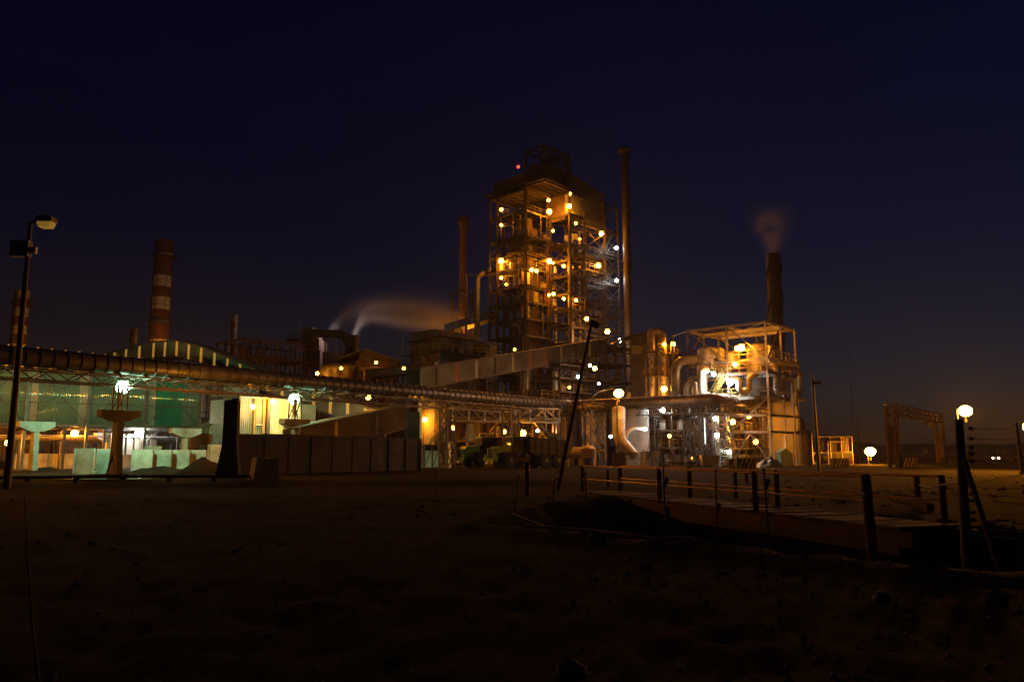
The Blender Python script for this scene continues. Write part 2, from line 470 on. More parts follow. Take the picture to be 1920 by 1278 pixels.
# ================================================================== ground
TRENCH = [(-0.6, 17.5), (3.0, 13.6), (5.2, 11.4), (6.6, 10.3), (8.2, 10.6), (9.6, 12.5), (9.9, 15.5), (8.6, 18.5), (7.0, 20.5), (5.0, 25.0), (3.4, 28.0), (1.4, 24.0)]
def poly_sd(x, y, poly):
    d = 1e9; ins = False; n = len(poly)
    for i in range(n):
        x0, y0 = poly[i]; x1, y1 = poly[(i + 1) % n]
        ex, ey = x1 - x0, y1 - y0; t = max(0, min(1, ((x - x0) * ex + (y - y0) * ey) / (ex * ex + ey * ey)))
        d = min(d, math.hypot(x - x0 - ex * t, y - y0 - ey * t))
        if (y0 > y) != (y1 > y) and x < (x1 - x0) * (y - y0) / (y1 - y0) + x0: ins = not ins
    return -d if ins else d
def sstep(a, b, x):
    t = max(0, min(1, (x - a) / (b - a))); return t * t * (3 - 2 * t)
def ground_z(x, y):
    r = math.hypot(x, y); z = 0.0
    if r < 140:
        k = sstep(140, 60, r)
        z += k * (0.06 * noise.noise(Vector((x * .12, y * .12, 0))) + .035 * noise.noise(Vector((x * .5, y * .5, 3))))
    if r < 45:
        k = sstep(45, 20, r)
        z += k * (.05 * noise.noise(Vector((x * 1.7, y * 1.7, 5))) + .035 * noise.noise(Vector((x * 4, y * 4, 7))) + .02 * noise.noise(Vector((x * 9, y * 9, 8))))
        # wheel ruts curving across the haul road
        q = y - 30 - .02 * (x + 8) ** 2 + .25 * math.sin(x * .3)
        if x < 4: z += k * .075 * math.sin(q * 4.2) * sstep(4, 0, x) * sstep(20, 24, y) * (0.5 + noise.noise(Vector((x * .4, y * .4, 9))))
        # loose spoil heaped on the right
        if x > 4 and y < 12: z += .10 * sstep(4, 8, x) * (noise.noise(Vector((x * .9, y * .9, 11))) + .3)
    if 4 < r < 45:
        d = poly_sd(x, y, TRENCH) + .35 * noise.noise(Vector((x * .8, y * .8, 20)))
        if d < 1.5:
            z += -1.7 * sstep(.25, -1.6, d) + .13 * sstep(1.3, .3, d) * sstep(-.1, .3, d)
    # low berm along the far side of the road
    b = y - 42 - .16 * x
    if abs(b) < 3 and x < 6: z += .28 * math.exp(-b * b * .9) * sstep(6, 1, x)
    if r > 300: z += sstep(300, 2500, r) * 2.0
    return z
def build_ground():
    az = []
    a = -180.0
    while a < 180:
        az.append(a)
        a += .45 if -42 <= a < 42 else 6.0
    rings = [0.4 * 1.0395 ** i for i in range(226)]
    v = [(0, 0, ground_z(0, 0))]; f = []
    for r in rings:
        for t in az:
            x = r * math.sin(R(t)); y = r * math.cos(R(t)); v.append((x, y, ground_z(x, y)))
    n = len(az)
    for j in range(n): f.append((0, 1 + (j + 1) % n, 1 + j))
    for i in range(len(rings) - 1):
        for j in range(n):
            k = (j + 1) % n; f.append((1 + i * n + j, 1 + i * n + k, 1 + (i + 1) * n + k, 1 + (i + 1) * n + j))
    m = bpy.data.materials.new('ground_dirt'); m.use_nodes = True; MATS['ground_dirt'] = m
    t = m.node_tree; b = t.nodes['Principled BSDF']; b.inputs['Roughness'].default_value = 1.0; b.inputs['Specular IOR Level'].default_value = .04
    g = t.nodes.new('ShaderNodeNewGeometry')
    def nz(scale, det, st=(1, 1, 1)):
        mp = t.nodes.new('ShaderNodeMapping'); mp.inputs['Scale'].default_value = st; t.links.new(g.outputs['Position'], mp.inputs['Vector'])
        q = t.nodes.new('ShaderNodeTexNoise'); q.inputs['Scale'].default_value = scale; q.inputs['Detail'].default_value = det; q.inputs['Roughness'].default_value = .7
        t.links.new(mp.outputs[0], q.inputs['Vector']); return q
    big = nz(.35, 6, (.5, 1.4, 1)); fine = nz(6, 6)
    r1 = t.nodes.new('ShaderNodeValToRGB'); r1.color_ramp.elements[0].position = .3; r1.color_ramp.elements[0].color = (.011, .0088, .0074, 1)
    r1.color_ramp.elements[1].position = .72; r1.color_ramp.elements[1].color = (.036, .028, .021, 1)
    t.links.new(big.outputs['Fac'], r1.inputs['Fac'])
    r2 = t.nodes.new('ShaderNodeValToRGB'); r2.color_ramp.elements[0].position = .3; r2.color_ramp.elements[0].color = (.45, .45, .45, 1)
    r2.color_ramp.elements[1].position = .75; r2.color_ramp.elements[1].color = (1.35, 1.3, 1.25, 1)
    t.links.new(fine.outputs['Fac'], r2.inputs['Fac'])
    mx = t.nodes.new('ShaderNodeMix'); mx.data_type = 'RGBA'; mx.blend_type = 'MULTIPLY'; mx.inputs['Factor'].default_value = 1
    t.links.new(r1.outputs['Color'], mx.inputs[6]); t.links.new(r2.outputs['Color'], mx.inputs[7]); t.links.new(mx.outputs[2], b.inputs['Base Color'])
    bp = t.nodes.new('ShaderNodeBump'); bp.inputs['Strength'].default_value = .6; bp.inputs['Distance'].default_value = .05
    f2 = nz(14, 5); t.links.new(f2.outputs['Fac'], bp.inputs['Height']); t.links.new(bp.outputs[0], b.inputs['Normal'])
    me = newmesh('ground', v, f, 'ground_dirt', True)
    o = bpy.data.objects.new('ground', me); LINK(o); tag(o, kind='structure')
build_ground()

def build_hills():
    v = []; f = []; n = 90
    for i in range(n):
        t = i / (n - 1); x = -1500 + 3000 * t
        h = 22 + 16 * noise.noise(Vector((x * .003, 0, 40))) + 5 * noise.noise(Vector((x * .012, 0, 41)))
        y = 1750 - .00006 * x * x
        v += [(x, y, -.5), (x, y + 60, h * .7), (x, y + 130, h), (x, y + 330, -.5)]
    for i in range(n - 1):
        for k in range(3): a = 4 * i + k; f.append((a, a + 4, a + 5, a + 1))
    o = bpy.data.objects.new('hills', newmesh('hills', v, f, 'hill_rock', True)); LINK(o); tag(o, kind='structure')
build_hills()

# ------------------------------------------------------------------ air: even dusty haze round camera and works
HAZE = 0.00017
def build_haze():
    m = bpy.data.materials.new('haze_air'); m.use_nodes = True; t = m.node_tree; t.nodes.clear()
    o_ = t.nodes.new('ShaderNodeOutputMaterial'); pv = t.nodes.new('ShaderNodeVolumePrincipled')
    pv.inputs['Color'].default_value = (.70, .76, .95, 1); pv.inputs['Density'].default_value = HAZE; pv.inputs['Anisotropy'].default_value = .55
    t.links.new(pv.outputs[0], o_.inputs['Volume']); MATS['haze_air'] = m
    zt = 74.0; zb = -3.0
    me = newmesh('haze', [(x * 5600, y * 5600, zb + (z + .5) * (zt - zb)) for x, y, z in BOXV], BOXF, 'haze_air')
    o = bpy.data.objects.new('haze', me); LINK(o); tag(o, kind='stuff')
build_haze()

# ================================================================== the tall process tower
TF = Frame(0, 0); TF.o = PZ(1024, 143, 0); TF.o.z = 0
def tower():
    t = Thing('process_tower', 'tallest open steel tower with many decks and glowing sodium lamps', 'tower', TF(3, 6, 0))
    F = TF
    lv = [Z(y, 146.3) for y in (800, 765, 730, 696, 660, 626, 594, 562, 532, 498, 468, 437, 392)]
    z352 = Z(352, 146.3); z331 = Z(331, 143.2); zpen = Z(270, 143); z381 = Z(381, 157)
    AU = [0, 7.5, 12.1, 19.1, 23.7]; BU = [0, 4.86, 12.4, 14.5]
    def top(a, b):
        if a > 7.6 and b < 4.9: return z381 if a > 12.2 else lv[-1] + 1.2
        if a > 12.2: return None
        if a < 7.6 and b < 4.9: return zpen
        return z352 if b > 12.5 or a > 7.6 else z331
    cols = [(a, b) for a in AU for b in BU if top(a, b) and not (a == 0 and b == 0)]
    for a, b in cols:
        w_ = .42 if (a, b) in ((0, 4.86), (7.5, 0), (0, 12.4)) else .32
        t.bar('column', F(a, b, 0), F(a, b, top(a, b)), w_, 'steel', ibeam=True)
    t.bar('column', F(0, 0, z331 - .6), F(0, 0, zpen), .3, 'steel', ibeam=True)
    # floors: the near corner bay is left open below the top deck
    def bay(a0, a1, b0, b1, z, plate=True, m='steel', rails=()):
        for p, q in (((a0, b0), (a1, b0)), ((a1, b0), (a1, b1)), ((a1, b1), (a0, b1)), ((a0, b1), (a0, b0))):
            t.bar('beam', F(*p, z - .2), F(*q, z - .2), .2, m, .42, ibeam=True, up=Vector((0, 0, 1)))
        if plate:
            n = max(1, round((a1 - a0) / 2.5))
            for i in range(n):
                x0 = a0 + (a1 - a0) * i / n; x1 = a0 + (a1 - a0) * (i + 1) / n
                t.box('deck_plate', F((x0 + x1) / 2, (b0 + b1) / 2, z + .04), (x1 - x0 - .12, b1 - b0 - .25, .07), 'steel', F.ang)
        n = max(2, round((b1 - b0) / 1.6))
        for i in range(1, n):
            b = b0 + (b1 - b0) * i / n
            t.bar('joist', F(a0 + .2, b, z - .14), F(a1 - .2, b, z - .14), .1, m, .24)
    for i, z in enumerate(lv):
        bay(0, 7.5, 4.86, 12.4, z); bay(7.5, 12.1, 4.86, 12.4, z, i % 2 == 0)
        if i > 3:
            bay(7.5, 12.1, 0, 4.86, z - 1.2 if i < len(lv) - 1 else z)
            bay(12.1, 19.1, 0, 4.86, z - 2.2 if i < len(lv) - 1 else z - .8, i % 3 != 0)
            bay(19.1, 23.7, 0, 4.86, z - .9, False)
        t.bar('beam', F(0, 14.5, z - .2), F(0, 12.4, z - .2), .18, 'steel', .36); t.bar('beam', F(0, 14.5, z - .2), F(7.5, 14.5, z - .2), .18, 'steel', .36)
        if i > 2:
            handrail(t, [F(0, 12.3, z), F(0, 4.86, z), F(7.4, 4.86, z)], 'steel')
            if i % 2: handrail(t, [F(7.5, .1, z - 1.2), F(19.1, .1, z - 2)], 'rail_yellow')
            if i % 2 == 0: handrail(t, [F(0, 14.4, z), F(0, 12.6, z)], 'steel_grey')
    bay(0, 7.5, 4.86, 14.5, z352); bay(0, 7.5, 0, 4.86, z352 + .5, False); bay(7.5, 12.1, 0, 12.4, z352)
    bay(0, 7.5, 0, 4.86, z331); bay(0, 7.5, 4.86, 16.0, z331)
    bay(0, 7.5, 0, 4.86, zpen, False)
    handrail(t, [F(.1, 16, z331), F(.1, .1, z331), F(7.4, .1, z331)], 'steel')
    # bracing on the outer faces
    zs = lv
    for i in range(3, len(zs) - 1):
        lo, hi = zs[i], zs[i + 1]
        for p, q in (((12.1, 0), (19.1, 0)), ((19.1, 0), (23.7, 0)), ((23.7, 0), (23.7, 4.86)), ((7.5, 4.86), (7.5, 0)), ((7.5, 0), (12.1, 0))):
            if p[0] == 7.5 and i % 2: continue
            t.bar('brace', F(*p, lo - 1.5), F(*q, hi - 1.7), .13, 'steel'); t.bar('brace', F(*q, lo - 1.5), F(*p, hi - 1.7), .13, 'steel')
        if i % 2 == 0:
            t.bar('brace', F(0, 4.86, lo), F(0, 8.6, hi - .4), .13, 'steel'); t.bar('brace', F(0, 12.4, lo), F(0, 8.6, hi - .4), .13, 'steel')
        t.bar('brace', F(0, 12.4, lo), F(0, 14.5, hi), .09, 'steel')
        if i % 3 == 0:
            t.bar('brace', F(0, 4.86, lo), F(3.7, 4.86, hi - .4), .12, 'steel')
    for p, q in (((0, 0), (0, 4.86)), ((0, 0), (7.5, 0)), ((7.5, 0), (7.5, 4.86))):
        t.bar('brace', F(*p, z331 + 1.2), F(*q, zpen - .4), .14, 'steel'); t.bar('brace', F(*q, z331 + 1.2), F(*p, zpen - .4), .14, 'steel')
    for a in (19.1, 23.7):
        t.bar('brace', F(a, 0, lv[-1]), F(a, 4.86, z381), .12, 'steel')
    t.bar('beam', F(19.1, 0, z381), F(23.7, 0, z381), .2, 'steel'); t.bar('beam', F(19.1, 4.86, z381), F(23.7, 4.86, z381), .2, 'steel'); t.bar('beam', F(12.1, 0, lv[-1] + .6), F(19.1, 0, z381), .16, 'steel')
    t.bar('beam', F(23.7, 0, z381), F(23.7, 4.86, z381), .2, 'steel'); t.bar('beam', F(19.1, 0, z381), F(19.1, 4.86, z381), .2, 'steel')
    # head house in the cage and its winch frame
    t.box('head_box', F(4.4, 3.4, z331 + 1.9), (5.6, 4.4, 3.7), 'furnace_brown', F.ang)
    t.box('head_box', F(3.5, 9.5, z331 + 1.1), (6.4, 8.5, 2.0), 'furnace_brown', F.ang)
    for i in range(5): t.box('stiffener', F(1.5, 1.6 + i * .9, z331 + 1.9), (.14, .14, 3.6), 'steel', F.ang)
    zc = zpen + .1
    for a, b in ((5.2, 3.2), (10.8, 3.2), (5.2, 5.2), (10.8, 5.2)): t.bar('cage_post', F(a, b, z331), F(a, b, zc + 1.4), .18, 'steel')
    for p, q in (((5.2, 3.2), (10.8, 3.2)), ((5.2, 5.2), (10.8, 5.2)), ((5.2, 3.2), (5.2, 5.2)), ((10.8, 3.2), (10.8, 5.2))):
        for dz in (1.3, -.6): t.bar('cage_rail', F(*p, zc + dz), F(*q, zc + dz), .15, 'steel')
    for i in range(4): t.bar('cage_brace', F(5.2 + 1.4 * i, 3.2, zc - .6), F(6.6 + 1.4 * i, 3.2, zc + 1.3), .1, 'steel')
    t.rod('sheave', F(8, 4, zc + .2), F(8, 4.3, zc + .2), .9, 'steel_grey', 16)
    # clad upper house at the back right, roof edge with purlin ends
    zr = Z(319, 148.5)
    n = 10; a0, a1 = 7.7, 20.8
    for i in range(n):
        w_ = (a1 - a0) / n
        drop = -.2 * i
        t.sheet('cladding_sheet', F(a0 + i * w_, 1.2, 47.4), F.u, w_, zr - 47.6 + drop, 'cladding_grey', .35, .05)
        t.box('purlin_end', F(a0 + (i + .5) * w_, 1.0, zr + drop + .1), (w_ * .7, .5, .22), 'rusty', F.ang)
    for i in range(5): t.sheet('cladding_sheet', F(a0 - .05, 6.2 - i, 47.4), -F.v, 1.0, zr - 47.6, 'furnace_brown', .35, .05)
    t.box('roof_plate', F((a0 + a1) / 2, 3.7, zr - .9), (a1 - a0, 5.0, .12), 'cladding_grey', F.ang, Matrix.Rotation(.155, 4, 'Y'))
    # furnace and vessels inside
    zf = lv[6]
    t.box('furnace_casing', F(4.2, 8.6, (zf + lv[2]) / 2), (4.4, 4.8, zf - lv[2]), 'furnace_brown', F.ang)
    for i in range(6):
        t.box('casing_rib', F(1.9, 6.4 + i * .85, (zf + lv[2]) / 2), (.16, .2, zf - lv[2] - .4), 'rusty', F.ang)
        t.box('casing_rib', F(2.2 + i * .8, 6.1, (zf + lv[2]) / 2), (.2, .16, zf - lv[2] - .4), 'rusty', F.ang)
    for k in (7, 8, 9):
        z = lv[k] if k < len(lv) else 0
        h = (lv[k] - lv[k - 1]) - .7
        for i in range(5):
            t.box('wall_panel', F(1.2 + i * 1.28, 6.6, lv[k - 1] + h / 2 + .1), (1.22, .12, h), rnd.choice(['furnace_brown', 'rusty', 'cladding_brown', 'cladding_cream']), F.ang)
            if i % 2 == k % 2: continue
            t.box('wall_panel', F(1.6, 7.2 + i * 1.0, lv[k - 1] + h / 2 + .1), (.12, .94, h), rnd.choice(['furnace_brown', 'rusty', 'cladding_brown']), F.ang)
    for k in range(9, 12):
        lo, hi = lv[k], lv[k + 1] if k + 1 < len(lv) else z352
        t.rod('cyclone', F(3.5, 8.2, lo + .2), F(3.5, 8.2, hi - .5), 1.5, 'furnace_brown', 16, 1.0)
        t.box('wall_panel', F(5.2, 7.5, lo + 1.4), (2.2, .14, 2.4), 'furnace_brown', F.ang)
    for k in range(3, 12):
        lo = lv[k]; hi = lv[k + 1] if k + 1 < len(lv) else z352
        for _ in range(9):
            a = rnd.choice([.8, 1.6, 5.9, 6.6, 8.5, 10.5]); b = rnd.uniform(5.4, 12) if a < 7 else rnd.uniform(.8, 11)
            c = rnd.random()
            if c < .4: t.rod('vessel', F(a, b, lo + .1), F(a, b, lo + rnd.uniform(1.2, 2.2)), rnd.uniform(.3, .7), rnd.choice(['insulated_pipe', 'furnace_brown', 'pale_paint', 'steel_grey']), 12)
            elif c < .7: t.box('cabinet', F(a, b, lo + .7), (rnd.uniform(.5, 1.1), rnd.uniform(.5, 1.3), rnd.uniform(.9, 1.5)), rnd.choice(['pale_paint', 'rusty', 'cladding_cream', 'steel_grey']), F.ang)
            else: t.rod('duct', F(a, b, hi - .9), F(a + rnd.uniform(-.5, 1), b + rnd.uniform(-4, 4), hi - .9), rnd.uniform(.18, .4), rnd.choice(['insulated_pipe', 'rusty', 'steel_grey']), 10)
    for a, b, r_, m in ((9.2, 5.3, .42, 'insulated_pipe'), (6.9, 5.2, .3, 'rusty'), (10.6, 2.3, .55, 'insulated_pipe'), (14.4, 3.1, .3, 'insulated_pipe'), (8.3, 1.0, .18, 'pale_paint'), (1.0, 13.5, .35, 'steel_grey'), (3.2, 13.6, .25, 'rusty')):
        t.rod('riser_pipe', F(a, b, lv[2]), F(a, b, lv[-1] - rnd.uniform(1, 8)), r_, m, 12)
    for k in range(4, 12):
        for _ in range(2):
            z = lv[k] - .6 - rnd.random(); b = rnd.uniform(.4, 4.4)
            t.rod('pipe_run', F(7.8, b, z), F(rnd.choice([14, 18.6, 12]), b, z), rnd.uniform(.08, .22), rnd.choice(['insulated_pipe', 'rusty', 'pale_paint']), 8)
    # switchback stairs in the end bay
    for k in range(4, 12):
        z = lv[k] - .9; zn = lv[k + 1] - .9
        a0, a1 = (19.6, 23.2) if k % 2 else (23.2, 19.6)
        stair(t, F(a0, 1.2 if k % 2 else 2.6, z), F(a1, 1.2 if k % 2 else 2.6, zn), .9, 'steel_grey', n=9)
    # thin clutter: ladders, cable trays, droppers and small pipes over the faces
    for k in range(3, 12):
        lo, hi = lv[k], lv[k + 1] if k + 1 < len(lv) else z352
        for a, b, ea, eb in ((7.3, 5.2, 0, 0), (.2, 12.6, 0, 0)):
            if (k + int(a)) % 2: continue
            for s_ in (-.25, .25): t.bar('ladder_rail', F(a, b + s_, lo), F(a, b + s_, hi + 1), .05, 'steel_grey')
            for i in range(5): t.bar('ladder_rung', F(a, b - .25, lo + .35 + i * .6), F(a, b + .25, lo + .35 + i * .6), .035, 'steel_grey')
        for _ in range(4):
            b = rnd.uniform(4.9, 12.2); a = rnd.uniform(0, 7.3)
            t.bar('dropper_pipe', F(-.08, b, lo), F(-.08, b, hi), rnd.uniform(.05, .12), rnd.choice(['steel', 'rusty', 'steel_grey']))
            t.bar('dropper_pipe', F(a, 4.75, lo), F(a, 4.75, hi), rnd.uniform(.05, .12), rnd.choice(['steel', 'rusty', 'steel_grey']))
            a = rnd.uniform(7.6, 19); t.bar('dropper_pipe', F(a, rnd.uniform(-.1, 4), lo - 1.5), F(a, rnd.uniform(0, 4), hi - 1.5), rnd.uniform(.05, .11), rnd.choice(['steel', 'rusty', 'steel_grey']))
        for _ in range(2):
            z = rnd.uniform(lo + .6, hi - .5); t.bar('cable_tray', F(-.15, 4.9, z), F(-.15, 12.3, z), .14, 'steel', .06)
            z = rnd.uniform(lo - 1, hi - 1.6); t.bar('cable_tray', F(7.6, -.15, z), F(rnd.choice([12, 19, 23.5]), -.15, z), .12, 'steel', .06)
        t.bar('knee_brace', F(0, 4.86, hi - 1.4), F(0, 6.3, hi - .3), .1, 'steel'); t.bar('knee_brace', F(0, 12.4, hi - 1.4), F(0, 11, hi - .3), .1, 'steel')
        t.bar('knee_brace', F(7.5, 0, hi - 2.6), F(9, 0, hi - 1.5), .1, 'steel'); t.bar('knee_brace', F(12.1, 0, hi - 3), F(13.6, 0, hi - 2.2), .1, 'steel')
        if k > 3: handrail(t, [F(12.1, .1, lo - 2), F(19.1, .1, lo - 2)], 'steel_grey'); handrail(t, [F(19.1, .1, lo - .9), F(23.7, .1, lo - .9), F(23.7, 4.8, lo - .9)], 'steel')
    # inclined duct at the left flank
    t.tube('duct', [F(-.5, 17.5, lv[3]), F(-.5, 17.5, lv[9]), F(2, 14.6, lv[9] + 1.2)], .55, 'steel_grey', 1.6, 12)
    t.rod('duct', F(-1.6, 19.6, lv[3]), F(-1.6, 19.6, lv[9] + .5), .22, 'steel', 10)
    t.bar('beam', F(-1.6, 19.6, lv[9] + .4), F(0, 14.5, lv[9] - .4), .14, 'steel')
    return t
tower()

# stair tower's lamps etc.: (px, py, distance, colour, strength, radius, label)
G_T = 'sodium lamps on the steel tower'
TL = [
 (1068, 364, 147.6, SODIUM, 900, .30, 'small orange lamp under the second deck beside the tower front column'),
 (1028.5, 375.6, 148.0, SODIUM, 900, .30, 'orange lamp on a short mast above the open corner deck of the tower'),
 (1067, 387, 147.5, SODIUM, 2600, .42, 'brightest orange lamp of the upper tower, clamped to its front column'),
 (1030, 397, 147.4, SODIUM, 2600, .42, 'bright orange lamp just under the rail of the open corner deck'),
 (940, 393, 148.9, SODIUM, 700, .28, 'topmost orange lamp on the narrow left flank of the tower'),
 (940, 422, 148.9, SODIUM, 700, .26, 'orange lamp one deck below the topmost of the left flank'),
 (1079.6, 419, 148.6, SODIUM, 500, .28, 'orange lamp by the rail where the side wing meets the tower'),
 (1037, 433, 148.5, SODIUM, 700, .24, 'orange lamp two decks below the open corner deck'),
 (1127.5, 438.5, 153.5, SODIUM, 2200, .42, 'upper of two bright orange lamps hanging in the side wing'),
 (1087, 448, 149.5, SODIUM, 300, .22, 'tiny orange lamp low in the bracing beside the front column'),
 (939.6, 489.6, 148.6, SODIUM, 3000, .44, 'brightest orange lamp on the left flank, halfway up the tower'),
 (1030, 490, 148.0, SODIUM, 2600, .44, 'large orange lamp in front of the halfway deck wall panels'),
 (1037.5, 493, 148.4, SODIUM, 500, .20, 'tiny orange lamp touching the right of the large halfway lamp'),
 (1056.7, 499, 148.4, SODIUM, 900, .30, 'orange lamp at the inner post right of the halfway deck'),
 (996.7, 506, 146.6, SODIUM, 1400, .34, 'left lamp of the close pair below the halfway deck'),
 (1005.6, 508, 147.0, SODIUM, 1200, .32, 'right lamp of the close pair below the halfway deck'),
 (1122, 498, 153.0, SODIUM, 2600, .44, 'lower of two bright orange lamps hanging in the side wing'),
 (940, 521, 148.8, SODIUM, 800, .27, 'orange lamp on the left flank one deck under its brightest'),
 (949, 533, 148.3, SODIUM, 400, .22, 'weak orange lamp low on the left flank beside the column'),
 (1029, 553, 148.0, SODIUM, 800, .25, 'left lamp of the pair flanking the inner tower column'),
 (1038, 551, 148.2, SODIUM, 1100, .30, 'right lamp of the pair flanking the inner tower column'),
 (1057, 560, 148.5, SODIUM, 900, .28, 'orange lamp on the lowest lit deck of the tower'),
 (1080, 563, 148.4, SODIUM, 1000, .30, 'orange lamp against the foot of the lit front column'),
 (1100, 598, 146.0, SODIUM, 1500, .36, 'orange lamp above the head of the leaning pole'),
 (1139, 621.6, 146.0, SODIUM, 2200, .42, 'bright orange lamp beside the tall stack foot'),
 (1150.5, 654, 146.5, SODIUM, 700, .3, 'orange lamp on the landing left of the tall stack foot'),
 (965, 655, 138, SODIUM, 500, .22, 'small orange lamp above the middle of the sloping gallery'),
]
for px, py, d, c, L, r, lab in TL: lamp(P(px, py, d + 1.0), c, L * .9, r, lab, G_T)
G_W = 'white lamps on the stair bay'
for px, py, d, L, r, lab in ((1155.6, 465, 157, 1100, .30, 'upper cold white lamp in the stair bay beside the tall stack'), (1156, 526, 157, 1100, .30, 'lower cold white lamp in the stair bay beside the tall stack'),
                        (1162.5, 638, 148, 1300, .34, 'cold white lamp at the roof left of the tall stack foot'), (924, 657, 138, 400, .2, 'small cold white lamp over the balcony of the brown block')):
    lamp(P(px, py, d), WHITE, L, r, lab, G_W)
lamp(P(971.7, 313, 147), (1.0, .06, .02), 25, .3, 'red aircraft warning lamp on the roof deck of the tower')

# ================================================================== long ringed duct and its trussed bridge
UP = Vector((0, 0, 1))
DU_A = Vector((-35.4, 54, 0)); DU_B = Vector((8.5, 112, 0)); DU_C = Vector((25.8, 98, 0)); DU_D = Vector((40.5, 114, 0))
D1 = (DU_B - DU_A).normalized(); D2 = (DU_C - DU_B).normalized(); D3 = (DU_D - DU_C).normalized()
ZD = 8.4; RD = .70
def ring_section(L, m, key, rib=.075, ribw=.12, n=18):
    k = ('ring', m, round(L, 2), rib)
    if k not in CACHE:
        prof = [(-L / 2, RD), (L / 2 - ribw, RD), (L / 2 - ribw, RD + rib), (L / 2, RD + rib), (L / 2, RD - .02)]
        v = []; f = []; s = []
        for z, r in prof:
            for i in range(n): a = 2 * math.pi * i / n; v.append((r * math.cos(a), r * math.sin(a), z))
        for q in range(len(prof) - 1):
            for i in range(n): j = (i + 1) % n; f.append((q * n + i, q * n + j, (q + 1) * n + j, (q + 1) * n + i)); s.append(True)
        me = newmesh('duct_section', v, f, m, s)
        me.set_sharp_from_angle(angle=.6)
        CACHE[k] = me
    return CACHE[k]
def duct():
    t = Thing('ringed_duct', 'long ringed grey duct running above the whole yard on a trussed bridge', 'pipeline', DU_B)
    def run(p, q, step, m):
        p = Vector((p.x, p.y, ZD)); q = Vector((q.x, q.y, ZD)); n = max(1, round((q - p).length / step)); L = (q - p).length / n
        for i in range(n):
            M = align(p.lerp(q, i / n), p.lerp(q, (i + 1) / n), 1, 1)
            z = M.col[2].to_3d().normalized(); 
            for r_ in range(3): M[r_][2] = z[r_]
            t.put('duct_section', ring_section(L, m, 0), M)
    run(DU_A - D1 * 12, DU_B - D1 * 2.0, .95, 'duct_blue')
    run(DU_B + D2 * 2.0, DU_C - D2 * 2.6, 1.25, 'duct_brown')
    run(DU_C + D3 * 1.6, DU_D, .72, 'duct_brown')
    z = UP * ZD
    t.tube('elbow', [DU_B - D1 * 2.0 + z, DU_B + z, DU_B + D2 * 2.0 + z], RD, 'duct_brown', 1.8, 18, 8)
    t.tube('elbow', [DU_C - D2 * 2.6 + z, DU_C + z, DU_C + D3 * 1.6 + z], RD * 1.02, 'duct_brown', 1.5, 18, 8)
    for k in range(40):
        p = (DU_A - D1 * 11).lerp(DU_B, k / 40)
        t.box('saddle', p + UP * (ZD - RD - .06), (.3, 1.2, .16), 'steel', math.atan2(D1.y, D1.x))
duct()
def bridge():
    t = Thing('duct_bridge', 'dark triangulated steel bridge carrying the long ringed duct', 'bridge', DU_A)
    zt = UP * (ZD - RD - .18)
    L = (DU_B - DU_A).length
    truss(t, DU_A - D1 * 12 + zt, DU_B + zt, .75, 1.7, 34, 'steel', .12, .075)
    t2 = Thing('duct_bridge', 'brown steel bridge under the far duct stretch that turns towards the acid plant', 'bridge', DU_C)
    truss(t2, DU_B + zt, DU_C + zt, .9, 1.6, 13, 'steel', .11, .07)
    truss(t2, DU_C + zt, DU_D + zt, .8, 1.5, 13, 'steel_grey', .11, .06)
bridge()

def prism(poly, m, thick, name='block'):
    # poly in the (x, z) plane, extruded along y, centred
    n = len(poly); v = [(x, -thick / 2, z) for x, z in poly] + [(x, thick / 2, z) for x, z in poly]
    f = [tuple(range(n)), tuple(reversed(range(n, 2 * n)))] + [((i + 1) % n, i, n + i, n + (i + 1) % n) for i in range(n)]
    return newmesh(name, v, f, m)
SITE = R(47)
def T_pillar(p, zh, label, m='concrete', w_=2.7, steel=True, trestle=True, ang=SITE + math.pi / 2, shaft=1.0):
    t = Thing('hammerhead_pillar', label, 'pillar', p, 'concrete hammerhead pillars under the duct')
    M = Matrix.Translation(p) @ Matrix.Rotation(ang, 4, 'Z')
    k = shaft
    t.put('shaft', prism([(-.85 * k, -.3), (.85 * k, -.3), (.5 * k, 2.0), (.42 * k, zh - .7), (-.42 * k, zh - .7), (-.5 * k, 2.0)], m, .4 * k), M)
    t.put('hammerhead', prism([(-w_ / 2, zh), (-w_ / 2, zh - .45), (-.5, zh - .85), (.5, zh - .85), (w_ / 2, zh - .45), (w_ / 2, zh)], m, 1.0), M @ Matrix.Rotation(-math.pi / 2, 4, 'Z'))
    if trestle:
        q = Vector((p.x, p.y, 0)); ax = Vector((math.cos(ang), math.sin(ang), 0)); ay = Vector((-ax.y, ax.x, 0)); zt = ZD - RD - .95
        for s in (-1, 1):
            for r_ in (-1, 1):
                t.bar('trestle_leg', q + ax * .55 * s + ay * .35 * r_ + UP * zh, q + ax * .45 * s + ay * .35 * r_ + UP * zt, .10, 'steel')
            t.bar('trestle_brace', q + ax * .55 * s + ay * .35 + UP * zh, q + ax * .45 * s - ay * .35 + UP * zt, .07, 'steel')
        t.bar('trestle_brace', q + ax * .55 + UP * zh, q - ax * .45 + UP * zt, .08, 'steel'); t.bar('trestle_brace', q - ax * .55 + UP * zh, q + ax * .45 + UP * zt, .08, 'steel')
    return t
def on_duct(px):
    # point of the duct line below pixel column px
    best = None
    for i in range(900):
        q = DU_A + D1 * (i * .1 - 10)
        e = abs(PZ(px, q.y, ZD).x - q.x)
        if best is None or e < best[0]: best = (e, q.copy())
    return best[1]
q1 = on_duct(230); q2 = on_duct(556)
T_pillar(q1, 4.9, 'hammerhead pillar below the left green floodlight, with a dark shaft', m='concrete_dark', w_=2.9, shaft=1.15)  # darker concrete here stands in for the shade on this pillar
T_pillar(q2, 4.8, 'hammerhead pillar below the middle green floodlight, rising behind the long wall')
